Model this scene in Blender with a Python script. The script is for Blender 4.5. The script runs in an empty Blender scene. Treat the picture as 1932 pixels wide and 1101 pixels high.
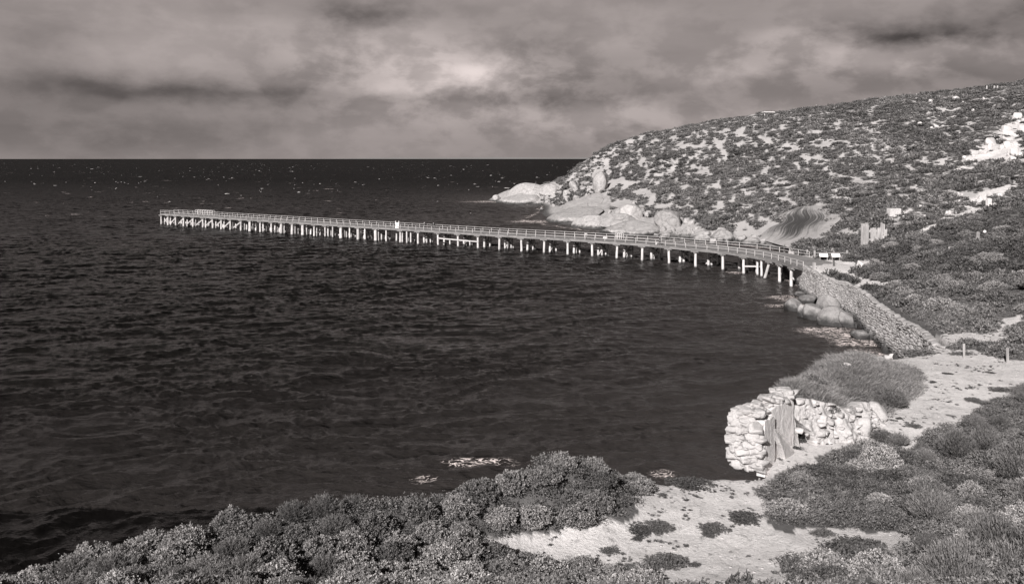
import bpy, bmesh, math, random
import numpy as np
from mathutils import Vector, Matrix
random.seed(7)
rng = np.random.default_rng(7)
S = bpy.context.scene
COL = S.collection
# ------------------------------------------------------------------ camera
F = 1673.0; CX = 966.0; HY = 299.0; HC = 21.6          # focal length in photo pixels, optical axis, horizon row, eye height
cam = bpy.data.objects.new('camera', bpy.data.cameras.new('camera'))
COL.objects.link(cam); S.camera = cam
cam.location = (0, 0, HC); cam.rotation_euler = (math.radians(90), 0, 0)
cam.data.sensor_width = 36; cam.data.lens = 36 * F / 1932
cam.data.shift_y = -(550.5 - HY) / 1932
cam.data.clip_start = 0.5; cam.data.clip_end = 90000
# ------------------------------------------------------------------ sun
SUN_EL = math.radians(28); to_sun = Vector((-0.40, -0.92, 0)).normalized()
SUN_DIR = Vector((to_sun.x * math.cos(SUN_EL), to_sun.y * math.cos(SUN_EL), math.sin(SUN_EL)))
sl = bpy.data.lights.new('sun', 'SUN'); sl.energy = 5.0; sl.angle = math.radians(0.5); sl.color = (1, 0.975, 0.96)
so = bpy.data.objects.new('sun', sl); COL.objects.link(so); so.location = (0, 0, 200)
so.rotation_euler = SUN_DIR.to_track_quat('Z', 'Y').to_euler()
S.view_settings.view_transform = 'Standard'; S.view_settings.look = 'None'; S.view_settings.exposure = 0.60; S.view_settings.gamma = 1

class NT:
    """small node-tree writer"""
    def __init__(s, nt): s.nt = nt
    def n(s, t, **k):
        nd = s.nt.nodes.new(t)
        ins = k.pop('ins', {})
        for a, b in k.items(): setattr(nd, a, b)
        for a, b in ins.items(): s.put(nd.inputs[a], b)
        return nd
    def put(s, inp, v):
        if isinstance(v, bpy.types.NodeSocket): s.nt.links.new(v, inp)
        elif isinstance(v, bpy.types.Node): s.nt.links.new(v.outputs[0], inp)
        else:
            try: inp.default_value = v
            except Exception: inp.default_value = tuple(v)
    def m(s, op, a, b=None, c=None, clamp=False):
        nd = s.nt.nodes.new('ShaderNodeMath'); nd.operation = op; nd.use_clamp = clamp
        s.put(nd.inputs[0], a)
        if b is not None: s.put(nd.inputs[1], b)
        if c is not None: s.put(nd.inputs[2], c)
        return nd.outputs[0]
    def ramp(s, v, a, b, lo=0.0, hi=1.0, smooth=True):
        nd = s.nt.nodes.new('ShaderNodeMapRange'); nd.interpolation_type = 'SMOOTHSTEP' if smooth else 'LINEAR'
        s.put(nd.inputs[0], v); s.put(nd.inputs[1], a); s.put(nd.inputs[2], b); s.put(nd.inputs[3], lo); s.put(nd.inputs[4], hi)
        return nd.outputs[0]
    def noise(s, vec, scale, detail=4, rough=0.55, dist=0.0):
        nd = s.n('ShaderNodeTexNoise', ins={'Vector': vec, 'Scale': scale, 'Detail': detail, 'Roughness': rough, 'Distortion': dist})
        return nd.outputs[0]
    def mixf(s, f, a, b):
        nd = s.nt.nodes.new('ShaderNodeMix'); nd.data_type = 'FLOAT'
        s.put(nd.inputs[0], f); s.put(nd.inputs[2], a); s.put(nd.inputs[3], b); return nd.outputs[0]
    def grey(s, v, t=(1, .955, .94)):
        nd = s.nt.nodes.new('ShaderNodeVectorMath'); nd.operation = 'SCALE'
        nd.inputs[0].default_value = t; s.put(nd.inputs[3], v); return nd.outputs[0]
    def mapping(s, vec, sc=(1, 1, 1), rot=(0, 0, 0)):
        return s.n('ShaderNodeMapping', ins={'Vector': vec, 'Scale': sc, 'Rotation': rot}).outputs[0]
# ------------------------------------------------------------------ world: toned physical sky under broken rain cloud
W = bpy.data.worlds.new('World'); S.world = W; W.use_nodes = True
W.node_tree.nodes.clear(); w = NT(W.node_tree)
sky = w.n('ShaderNodeTexSky', sky_type='NISHITA', sun_disc=False)
sky.sun_elevation = SUN_EL; sky.sun_rotation = math.atan2(to_sun.x, to_sun.y)
bw = w.n('ShaderNodeRGBToBW', ins={0: sky.outputs[0]}).outputs[0]
tc = w.n('ShaderNodeTexCoord').outputs['Generated']
sep = w.n('ShaderNodeSeparateXYZ', ins={0: tc})
az = w.m('ARCTAN2', sep.outputs[0], sep.outputs[1]); el = w.m('ARCSINE', sep.outputs[2])
azc = az
nv = w.n('ShaderNodeCombineXYZ', ins={0: az, 1: w.m('MULTIPLY', el, 1.9), 2: 0.0}).outputs[0]
n1 = w.noise(nv, 5.0, 6, 0.55); n2 = w.noise(w.mapping(nv, (1, 1, 1), (0, 0, .3)), 11.0, 7, 0.55)
n3 = w.noise(w.mapping(nv, (1, 2.6, 1)), 7.0, 6, 0.5)
azd = w.m('ADD', az, w.m('MULTIPLY', w.m('SUBTRACT', n1, .5), .20)); eld = w.m('ADD', el, w.m('MULTIPLY', w.m('SUBTRACT', n2, .5), .045))
def blob(px, py, sx, sy, amp, soft=True):
    """a cloud (or gap) centred on a compass direction; returns amp*gauss"""
    a0 = math.atan((px - CX) / F); e0 = math.atan((HY - py) / F * math.cos(a0)); s1 = sx / F; s2 = sy / F
    da = w.m('DIVIDE', w.m('SUBTRACT', azd, a0), s1); de = w.m('DIVIDE', w.m('SUBTRACT', eld, e0), s2)
    r = w.m('ADD', w.m('MULTIPLY', da, da), w.m('MULTIPLY', de, de))
    return w.m('MULTIPLY', w.m('EXPONENT', w.m('MULTIPLY', r, -1.0)), amp * 1.4)
BL = [(330, 172, 260, 20, -.07), (520, 180, 160, 14, -.035), (150, 160, 200, 34, -.04), (620, 195, 200, 22, -.02), (160, 245, 360, 60, -.085), (300, 110, 240, 35, .045), (430, 60, 260, 40, .05),
      (60, 60, 120, 60, -.03), (650, 28, 110, 22, -.10), (560, 130, 120, 30, -.03), (850, 148, 150, 38, .15), (885, 138, 60, 24, .10), (790, 165, 60, 16, .07), (760, 90, 150, 45, .07), (930, 215, 200, 22, .03),
      (700, 150, 120, 14, -.03), (1020, 80, 90, 40, -.03), (1180, 60, 110, 40, .03), (1100, 160, 150, 40, -.03), (1010, 190, 70, 20, -.05), (1200, 225, 220, 22, .07), (1383, 140, 24, 16, .07),
      (1480, 80, 110, 22, .07), (1650, 100, 150, 14, .09), (1600, 120, 200, 14, .05), (1700, 62, 160, 22, -.09), (1850, 40, 150, 35, -.07), (1900, 150, 200, 50, -.05), (1350, 180, 220, 26, -.03), (860, 185, 120, 12, -.04)]
acc = 0.282
for b in BL: acc = w.m('ADD', acc, blob(*b))
n4 = w.noise(w.mapping(nv, (1, .9, 1), (0, 0, .15)), 15.0, 8, .58, .15)
acc = w.m('ADD', acc, w.m('MULTIPLY', w.m('SUBTRACT', n1, .5), .12))
acc = w.m('ADD', acc, w.m('MULTIPLY', w.m('SUBTRACT', n3, .5), .07))
loc = w.m('ADD', w.m('ADD', blob(870, 150, 230, 60, .12), blob(1580, 110, 330, 55, .07)), w.m('ADD', blob(1150, 235, 330, 40, .06), w.m('ADD', blob(640, 90, 160, 60, .05), .035)))
edgy = w.m('MULTIPLY', w.m('SUBTRACT', w.ramp(n4, .40, .60), .5), loc); acc = w.m('ADD', acc, edgy)
n5 = w.noise(w.mapping(nv, (.6, 2.2, 1), (0, 0, -.1)), 8.0, 6, .55, .3); acc = w.m('ADD', acc, w.m('MULTIPLY', w.m('SUBTRACT', w.ramp(n5, .38, .62), .5), w.m('ADD', .008, w.m('MULTIPLY', loc, .12))))
acc = w.m('MAXIMUM', acc, .03)
high = w.ramp(el, .17, .48)                                    # higher up the cloud breaks and dark filtered sky shows
cl = w.mixf(high, acc, w.m('MULTIPLY', bw, .011)); cl = w.mixf(w.ramp(el, -.02, -.10), cl, .02)
strength = .1
col = w.grey(w.m('DIVIDE', cl, strength * 1.36), (1, .875, .845))
bg = w.n('ShaderNodeBackground', ins={'Color': col, 'Strength': strength})
w.n('ShaderNodeOutputWorld', ins={0: bg})

# ------------------------------------------------------------------ helpers
def P(px, py, Y): return ((px - CX) / F * Y, Y, HC - (py - HY) / F * Y)
def onz(px, py, z=0.0):
    Y = (HC - z) * F / (py - HY); return ((px - CX) / F * Y, Y)
def proj(x, y, z): return CX + F * x / y, HY + F * (HC - z) / y
def link(o, parent=None):
    COL.objects.link(o)
    if parent is not None: o.parent = parent
    return o
def tag(o, label=None, cat=None, group=None, kind=None):
    for k, v in (('label', label), ('category', cat), ('group', group), ('kind', kind)):
        if v: o[k] = v
    return o
def empty(name, loc, rz=0):
    o = bpy.data.objects.new(name, None); o.location = loc; o.rotation_euler = (0, 0, rz); o.empty_display_size = .3
    return link(o)
def mesh_np(name, V, Fc, mat=None, smooth=False, attrs=None):
    """mesh from numpy verts and an (n,3|4) face array"""
    me = bpy.data.meshes.new(name); V = np.asarray(V, np.float32); Fc = np.asarray(Fc, np.int32)
    k = Fc.shape[1]; me.vertices.add(len(V)); me.vertices.foreach_set('co', V.ravel())
    me.loops.add(Fc.size); me.loops.foreach_set('vertex_index', Fc.ravel())
    me.polygons.add(len(Fc)); me.polygons.foreach_set('loop_start', np.arange(0, Fc.size, k, dtype=np.int32))
    me.polygons.foreach_set('loop_total', np.full(len(Fc), k, np.int32))
    if smooth: me.polygons.foreach_set('use_smooth', np.ones(len(Fc), bool))
    me.update(calc_edges=True)
    for a, v in (attrs or {}).items():
        at = me.attributes.new(a, 'FLOAT', 'POINT'); at.data.foreach_set('value', np.asarray(v, np.float32))
    if mat: me.materials.append(mat)
    return me
def grid_faces(nu, nv):
    i = np.arange(nu * nv).reshape(nu, nv)
    return np.stack([i[:-1, :-1], i[1:, :-1], i[1:, 1:], i[:-1, 1:]], -1).reshape(-1, 4)
class MB:
    """collects boxes, bars and tubes into ONE mesh"""
    def __init__(s): s.v = []; s.f = []
    def add(s, V, Fc):
        b = len(s.v); s.v += [tuple(p) for p in V]; s.f += [tuple(b + i for i in q) for q in Fc]
    def box(s, c, d, M=None, jit=0):
        V = []
        for x in (-.5, .5):
            for y in (-.5, .5):
                for z in (-.5, .5):
                    p = Vector((x * d[0], y * d[1], z * d[2])) + Vector([random.uniform(-jit, jit) for _ in range(3)])
                    if M is not None: p = M @ p
                    V.append(p + Vector(c))
        s.add(V, [(0, 1, 3, 2), (4, 6, 7, 5), (0, 4, 5, 1), (2, 3, 7, 6), (0, 2, 6, 4), (1, 5, 7, 3)])
    def bar(s, a, b, wd, ht, up=(0, 0, 1)):
        a = Vector(a); b = Vector(b); t = (b - a); L = t.length; t.normalize()
        sd = t.cross(Vector(up)); sd = sd.normalized() if sd.length > 1e-4 else Vector((1, 0, 0)); u = sd.cross(t)
        s.box((a + b) / 2, (L, wd, ht), Matrix((t, sd, u)).transposed())
    def tube(s, a, b, r0, r1=None, n=8, wob=0):
        a = Vector(a); b = Vector(b); r1 = r0 if r1 is None else r1; t = (b - a).normalized()
        sd = t.cross(Vector((.3, 1, .2))).normalized(); u = sd.cross(t); V = []; K = 2 if not wob else 5
        for j in range(K):
            f = j / (K - 1); c = a.lerp(b, f) + (Vector((random.uniform(-wob, wob), random.uniform(-wob, wob), 0)) if 0 < j < K - 1 else Vector())
            r = r0 + (r1 - r0) * f
            for i in range(n):
                q = 2 * math.pi * i / n; V.append(c + sd * math.cos(q) * r + u * math.sin(q) * r)
        Fc = [(j * n + i, j * n + (i + 1) % n, (j + 1) * n + (i + 1) % n, (j + 1) * n + i) for j in range(K - 1) for i in range(n)]
        Fc += [tuple(range(n))[::-1], tuple((K - 1) * n + i for i in range(n))]
        s.add(V, Fc)
    def build(s, name, mat, parent=None, bevel=0, smooth=False, off=(0, 0, 0)):
        me = bpy.data.meshes.new(name); o_ = Vector(off)
        me.from_pydata([tuple(Vector(p) - o_) for p in s.v], [], s.f); me.materials.append(mat)
        if smooth: me.polygons.foreach_set('use_smooth', [True] * len(me.polygons))
        bm = bmesh.new(); bm.from_mesh(me); bmesh.ops.recalc_face_normals(bm, faces=bm.faces[:]); bm.to_mesh(me); bm.free()
        o = bpy.data.objects.new(name, me); link(o, parent); o.location = off
        if bevel:
            m = o.modifiers.new('b', 'BEVEL'); m.width = bevel; m.segments = 1
        return o
# value noise in numpy
_pt = rng.random((256, 256, 8)).astype(np.float32)
def vnoise(x, y, k=0):
    x = np.asarray(x, float); y = np.asarray(y, float)
    xi = np.floor(x).astype(int); yi = np.floor(y).astype(int); fx = x - xi; fy = y - yi
    fx = fx * fx * (3 - 2 * fx); fy = fy * fy * (3 - 2 * fy); T = _pt[:, :, k % 8]
    a = T[xi & 255, yi & 255]; b = T[(xi + 1) & 255, yi & 255]; c = T[xi & 255, (yi + 1) & 255]; d = T[(xi + 1) & 255, (yi + 1) & 255]
    return (a * (1 - fx) + b * fx) * (1 - fy) + (c * (1 - fx) + d * fx) * fy
def fbm(x, y, o=4, k=0):
    s = 0; a = .5; t = 0
    for i in range(o):
        s = s + a * vnoise(x * 2 ** i + 17.3 * i, y * 2 ** i + 9.1 * i, k + i); t += a; a *= .5
    return s / t
def noise3(Vv, sc, k=0, o=3):
    x, y, z = (Vv * sc).T
    return (fbm(x + 3.1, y + z * .7, o, k) + fbm(y + 11.7, z - x * .6, o, k + 2) + fbm(z + 5.3, x + y * .5, o, k + 4)) / 3
def sstep(a, b, v):
    t = np.clip((v - a) / (b - a), 0, 1); return t * t * (3 - 2 * t)
def inpoly(x, y, poly):
    x = np.asarray(x, float); y = np.asarray(y, float); r = np.zeros(x.shape, bool); n = len(poly)
    for i in range(n):
        x0, y0 = poly[i]; x1, y1 = poly[(i + 1) % n]
        if y0 == y1: continue
        r ^= ((y0 > y) != (y1 > y)) & (x < (x1 - x0) * (y - y0) / (y1 - y0) + x0)
    return r
def sdist(x, y, poly, closed=True):
    """distance to a polyline, positive inside when closed"""
    x = np.asarray(x, float); y = np.asarray(y, float)
    d = np.full(x.shape, 1e18); n = len(poly)
    for i in range(n if closed else n - 1):
        x0, y0 = poly[i]; x1, y1 = poly[(i + 1) % n]; dx = x1 - x0; dy = y1 - y0
        t = np.clip(((x - x0) * dx + (y - y0) * dy) / (dx * dx + dy * dy + 1e-12), 0, 1)
        d = np.minimum(d, (x - x0 - t * dx) ** 2 + (y - y0 - t * dy) ** 2)
    d = np.sqrt(d)
    return np.where(inpoly(x, y, poly), d, -d) if closed else d

# ------------------------------------------------------------------ terrain height
WALL_TOP = [(38.2, 80.2), (39.2, 82.6), (41.0, 88), (42.4, 96.5), (44.6, 109), (46.4, 117), (47.3, 125), (46.6, 134), (47.3, 141), (48.0, 145.8)]
COAST = [(-80, -20), (-40, 8), (-24, 23), (-17.2, 30.0), (-13.4, 33.0), (-9.8, 34.8), (-6.0, 36.8), (-1.7, 39.3), (1.6, 42.6), (3.6, 44.4), (5.6, 45.3), (7.4, 44.7), (9.6, 45.4), (11.9, 45.6), (12.1, 46.8),
         (14.4, 50.2), (16.5, 56), (19.5, 62), (24.0, 69.5), (28.0, 73.0), (32.8, 75.2), (36.5, 78.5)] + [(a + .9, b) for a, b in WALL_TOP] + \
        [(50.0, 158), (54, 176), (60, 192), (66, 206), (58.6, 222), (47.8, 237), (40.3, 244), (33, 256), (21.8, 270), (12.8, 287), (3, 306), (9, 345), (13, 380), (14, 405),
         (2, 425), (-8, 440), (-13, 462), (-4, 500), (40, 580), (150, 680), (500, 800), (700, 800), (700, -60), (-80, -60)]
CP = []
def cp(px, py, Y): CP.append(P(px, py, Y))
for a in [(1045, 354, 455), (1100, 308, 445), (1150, 283, 432), (1250, 268, 405), (1400, 240, 375), (1530, 223, 355), (1650, 207, 342), (1800, 182, 336), (1932, 168, 330), (2150, 140, 320),
          (1000, 368, 440), (1040, 375, 415), (1080, 365, 390), (1120, 360, 360), (1120, 395, 320), (1060, 410, 310), (1180, 330, 365), (1180, 380, 315), (1180, 415, 280), (1250, 300, 358), (1250, 360, 303),
          (1250, 410, 268), (1300, 430, 249), (1330, 290, 345), (1350, 360, 287), (1380, 420, 250), (1400, 445, 235), (1430, 280, 330), (1500, 262, 325), (1500, 330, 280), (1500, 385, 248), (1500, 430, 226), (1440, 455, 222), (1560, 440, 212), (1480, 466, 213),
          (1650, 240, 305), (1650, 330, 250), (1650, 400, 202), (1640, 455, 172), (1560, 465, 190), (1600, 470, 172), (1700, 455, 165), (1800, 245, 292), (1800, 330, 240), (1800, 400, 190), (1800, 445, 158), (1800, 480, 132),
          (1932, 220, 283), (1932, 300, 230), (1932, 380, 180), (1932, 450, 143), (1932, 520, 113), (1932, 600, 89), (1850, 560, 102), (1750, 540, 116), (1720, 520, 125), (2150, 260, 230), (2150, 400, 150), (2150, 600, 80), (2150, 800, 48),
          (1932, 700, 67), (1860, 660, 76), (1932, 800, 54), (1932, 900, 43), (1932, 1000, 33), (1932, 1101, 25.5), (1800, 760, 59), (1780, 860, 48.5), (1700, 1000, 37.5), (1700, 1101, 30), (1550, 1000, 38.2), (1500, 1101, 32),
          (1400, 1000, 38), (1200, 1080, 34), (1000, 1030, 36), (1300, 900, 44.3), (1300, 950, 40.8), (1200, 960, 40.2), (1550, 860, 47.8), (1700, 790, 54.5), (1800, 700, 67.5), (1740, 680, 72.5), (1640, 700, 67),
          (1150, 905, 44), (1050, 935, 40), (900, 965, 37.6), (700, 985, 35), (500, 1010, 33.2), (300, 1050, 31), (100, 1101, 28.4), (300, 1101, 27.6), (600, 1101, 28.5), (800, 1101, 30), (1000, 1101, 32)]: cp(*a)
CP += [(49, 146, 3.6), (52, 150, 3.6), (56, 165, 3.6), (60, 180, 3.7), (60, 150, 4.0), (52, 135, 3.9), (51, 125, 4.0), (49, 112, 4.1), (46, 97, 4.3), (45, 88, 4.5), (42, 82, 4.7), (62, 190, 3.0),
       (0, 0, 19.6), (-10, 10, 15), (15, 12, 16.5), (0, 14, 14.5), (0, 22, 10.6), (12, 20, 11.8), (-16, 22, 9.5), (-30, 10, 10), (30, 10, 19), (45, 30, 15), (-60, -20, 8), (80, 30, 28), (80, -40, 40),
       (100, 520, 26), (220, 480, 44), (400, 400, 60), (400, 200, 50), (350, 50, 48), (200, 120, 34), (150, 600, 25), (400, 700, 40), (0, 455, 5.5), (15, 480, 7), (60, 560, 8), (300, 320, 55)]
CP = np.array(CP)
def _U(r2): return np.where(r2 > 0, .5 * r2 * np.log(np.maximum(r2, 1e-12)), 0)
_n = len(CP); _c = CP[:, :2] / 50
_A = np.zeros((_n + 3, _n + 3)); _A[:_n, :_n] = _U(((_c[:, None] - _c[None]) ** 2).sum(-1)) + np.eye(_n) * 2e-4
_A[:_n, _n] = 1; _A[:_n, _n + 1:] = _c; _A[_n:, :_n] = _A[:_n, _n:].T
_w = np.linalg.solve(_A, np.r_[CP[:, 2], 0, 0, 0])
MOUND = [(14.7, 50.9), (16.6, 51.5), (18.2, 51.0), (20.2, 52.2), (21.9, 54.2), (25.2, 58.2), (28.0, 61.6), (30.2, 66.5), (30.5, 70.5), (27, 73.5), (22, 69), (17.5, 61), (15.0, 55.5)]
def land(x, y):
    sh = np.shape(x); x = np.ravel(x).astype(float); y = np.ravel(y).astype(float); z = np.empty_like(x)
    for s in range(0, len(x), 40000):
        q = np.stack([x[s:s + 40000], y[s:s + 40000]], -1) / 50
        r2 = ((q[:, None, :] - _c[None]) ** 2).sum(-1)
        z[s:s + 40000] = _U(r2) @ _w[:_n] + _w[_n] + q @ _w[_n + 1:]
    return z.reshape(sh)
def height(x, y):
    x = np.asarray(x, float); y = np.asarray(y, float)
    z = land(x, y); far = sstep(150, 260, y)
    z = z + (fbm(x / 9, y / 9, 4, 1) - .5) * (.25 + 2.6 * far * sstep(3, 14, z)) + (fbm(x / 28, y / 28, 3, 3) - .5) * 4.5 * far * sstep(8, 25, z)
    z = z + (fbm(x / 1.3, y / 1.3, 3, 2) - .5) * .14
    # mid slope humps and gullies
    mid = sstep(52, 62, x) * sstep(85, 100, y) * (1 - far)
    z = z + (fbm(x / 14, y / 14, 3, 5) - .45) * 4.2 * mid
    for bx_, by_, bh_, bs_ in ((2.6, 41.0, 1.25, 2.7), (-2, 38.2, .75, 2.6), (-6, 36.5, .65, 2.8), (-10, 34.3, .55, 2.8), (.5, 39.6, .4, 2)): z = z + bh_ * np.exp(-((x - bx_) ** 2 + (y - by_) ** 2) / bs_ ** 2)
    dm = sdist(x, y, MOUND); wd = .7 + 4.0 * np.clip((y - 52 + (x - 19) * .2) / 6, 0, 1)
    z = z + (1.45 + 1.0 * sstep(21, 15, x)) * sstep(0, 1, dm / wd) * (1 - .3 * sstep(58, 70, y)) * (1 + .35 * (fbm(x / 1.6, y / 1.6, 3, 6) - .5))
    d = sdist(x, y, COAST)
    cliff = 1 - sstep(170, 215, y)                     # man-made edge and cliffs near, shelving rock far
    wdt = np.where(cliff > .5, 1.1, 14.0)
    wdt = np.where((y > 79) & (y < 150), .6, wdt)
    wdt = np.where((y < 47), 1.6 , wdt)
    t = np.clip(d / wdt, -1.5, 1)
    k = np.where(t > 0, 1 - (1 - np.clip(t, 0, 1)) ** 2, 0)
    zz = -.25 + (z + .25) * k
    zz = np.where(d < 0, -.25 + np.maximum(d, -12) * np.where(cliff > .5, .9, .22), zz)
    return zz
def ground(px, py, lo=20, hi=620):
    """first point where the sight line through a photo pixel meets the land or the sea"""
    Y = np.exp(np.linspace(math.log(lo), math.log(hi), 1600)); x = (px - CX) / F * Y; z = HC - (py - HY) / F * Y
    h = np.maximum(height(x, Y), 0); i = np.argmax(z <= h)
    return Vector((x[i], Y[i], h[i]))
def hz(x, y): return float(height(np.array([x]), np.array([y]))[0])

# pixel outlines of what the land is covered with (looked up through the ground point they fall on)
BARE = [(900, 1015), (980, 1008), (1080, 1003), (1135, 992), (1150, 975), (1195, 962), (1222, 935), (1232, 915), (1226, 903), (1185, 897), (1150, 886), (1150, 860), (1300, 860), (1405, 870), (1420, 800), (1640, 790), (1655, 775), (1700, 768), (1728, 742), (1700, 700), (1640, 690), (1690, 672), (1740, 660), (1800, 655), (1860, 664),
        (1905, 676), (1960, 678), (1960, 715), (1900, 742), (1850, 770), (1810, 795), (1748, 815), (1735, 838), (1690, 830), (1650, 828), (1590, 850), (1530, 876), (1475, 898), (1440, 925), (1436, 960), (1452, 985), (1520, 995), (1600, 1000), (1700, 1000), (1722, 1020), (1690, 1042), (1600, 1052), (1500, 1050), (1478, 1062), (1486, 1082), (1510, 1130),
        (1250, 1130), (1235, 1088), (1150, 1062), (1050, 1058), (985, 1052), (930, 1030)]
BARE2 = [[(1455, 455), (1530, 482), (1625, 492), (1660, 490), (1625, 512), (1650, 522), (1660, 532), (1600, 528), (1515, 512), (1480, 495)],
         [(1590, 515), (1650, 522), (1700, 533), (1735, 545), (1660, 545), (1605, 530)],
         [(1740, 645), (1790, 628), (1850, 625), (1900, 600), (1932, 590), (1915, 640), (1870, 650), (1800, 652)],
         [(1718, 438), (1775, 415), (1860, 385), (1895, 378), (1880, 392), (1820, 412), (1770, 432), (1735, 442)],
         [(1755, 420), (1850, 365), (1932, 335), (1932, 345), (1870, 372), (1790, 412)],
         [(1790, 330), (1830, 285), (1870, 262), (1905, 232), (1932, 212), (1932, 300), (1880, 315), (1850, 310), (1830, 322)],
         [(1700, 375), (1725, 360), (1738, 362), (1715, 378)], [(1690, 400), (1730, 385), (1740, 392), (1700, 408)]]
ROCK = [[(980, 420), (1015, 392), (1060, 385), (1110, 366), (1135, 360), (1155, 378), (1150, 398), (1180, 385), (1215, 392), (1225, 412), (1250, 405), (1285, 428), (1290, 450), (1240, 452), (1100, 440), (1000, 426)],
        [(900, 390), (935, 350), (1040, 345), (1060, 352), (1030, 372), (1015, 395)], [(1225, 405), (1280, 395), (1290, 410), (1340, 432), (1430, 450), (1500, 460), (1530, 470), (1500, 482), (1300, 460)],
        [(1440, 445), (1475, 422), (1490, 402), (1515, 394), (1550, 402), (1562, 412), (1560, 430), (1530, 455), (1450, 462)]]
def anypoly(px, py, polys):
    r = np.zeros(np.shape(px), bool)
    for q in polys: r |= inpoly(px, py, q)
    return r
def cover(x, y, z):
    """bare (pale sand), rock, both 0..1, softened by noise"""
    jx = (fbm(x / 1.7, y / 1.7, 4, 4) - .5); jy = (fbm(x / 1.7 + 40, y / 1.7, 4, 5) - .5)
    px, py = proj(x, np.maximum(y, 5), z); j = np.clip(2600 / np.maximum(y, 5), 8, 60)
    px = px + jx * j * 1.6; py = py + jy * j
    bare = inpoly(px, py, BARE) & (y < 90) | anypoly(px, py, BARE2) & (y > 70) & ((y < 165) | (fbm(x / 3, z / 2 + x / 6, 4, 2) > .36))
    rock = anypoly(px, py, ROCK) & (y > 180)
    return bare, rock

# ------------------------------------------------------------------ materials
def mat(name):
    m = bpy.data.materials.new(name); m.use_nodes = True; m.node_tree.nodes.clear(); return m, NT(m.node_tree)
def finish(m, t, colr, rough=.85, normal=None, spec=.3, extra=None):
    b = t.n('ShaderNodeBsdfPrincipled', ins={'Base Color': colr, 'Roughness': rough, 'Specular IOR Level': spec})
    if normal is not None: t.put(b.inputs['Normal'], normal)
    for k, v in (extra or {}).items(): t.put(b.inputs[k], v)
    t.n('ShaderNodeOutputMaterial', ins={0: b}); return m
def bump(t, h, strength=.5, dist=.1): return t.n('ShaderNodeBump', ins={'Height': h, 'Strength': strength, 'Distance': dist}).outputs[0]
def m_terrain():
    m, t = mat('ground_cover'); pos = t.n('ShaderNodeNewGeometry').outputs['Position']
    bare = t.n('ShaderNodeAttribute', attribute_name='bare').outputs['Fac']; rock = t.n('ShaderNodeAttribute', attribute_name='rock').outputs['Fac']
    pale = t.n('ShaderNodeAttribute', attribute_name='pale').outputs['Fac']
    nb = t.noise(pos, .9, 6, .6); nf = t.noise(pos, 7, 6, .65); ng = t.noise(pos, 38, 3, .6)
    sand = t.m('ADD', t.m('ADD', .64, t.m('MULTIPLY', t.m('SUBTRACT', nb, .5), .34)), t.m('ADD', t.m('MULTIPLY', t.m('SUBTRACT', nf, .5), .34), t.m('MULTIPLY', t.m('SUBTRACT', ng, .5), .45)))
    peb = t.n('ShaderNodeTexVoronoi', ins={'Vector': pos, 'Scale': 9.0}).outputs['Distance']
    pebm = t.m('MULTIPLY', t.ramp(peb, .14, .22, 1, 0), t.ramp(nf, .48, .6))
    sand = t.mixf(t.m('MULTIPLY', pebm, .6), sand, .85)
    sand = t.mixf(t.m('MULTIPLY', t.ramp(t.noise(pos, 2.3, 8, .75), .53, .66), .75), sand, .20)
    litter = t.m('ADD', .075, t.m('MULTIPLY', nf, .08))
    limestone = t.m('ADD', .28, t.m('MULTIPLY', nf, .28))
    base = t.mixf(bare, t.mixf(pale, litter, limestone), sand)
    st = t.noise(t.mapping(pos, (.9, .25, .6), (0, 0, .5)), .7, 6, .65, .6)
    gran = t.m('ADD', .33, t.m('MULTIPLY', t.m('SUBTRACT', st, .5), .40)); gran = t.m('ADD', gran, t.m('MULTIPLY', nb, .06))
    crack = t.n('ShaderNodeTexVoronoi', feature='DISTANCE_TO_EDGE', ins={'Vector': t.n('ShaderNodeVectorMath', operation='ADD', ins={0: pos, 1: t.n('ShaderNodeTexNoise', ins={'Vector': pos, 'Scale': .25}).outputs['Color']}), 'Scale': .11}).outputs[0]
    gran = t.m('MULTIPLY', gran, t.ramp(crack, .0, .018, .4, 1))
    base = t.mixf(rock, base, gran)
    z = t.n('ShaderNodeSeparateXYZ', ins={0: pos}).outputs[2]
    wet = t.ramp(t.m('ADD', z, t.m('MULTIPLY', nb, .9)), .45, 1.5, .22, 1)
    base = t.m('MULTIPLY', base, wet)
    hh = t.m('ADD', t.m('MULTIPLY', nf, .5), t.m('ADD', t.m('MULTIPLY', ng, .22), t.m('MULTIPLY', nb, .6)))
    return finish(m, t, t.grey(base), .9, bump(t, hh, .9, .16))
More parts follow.
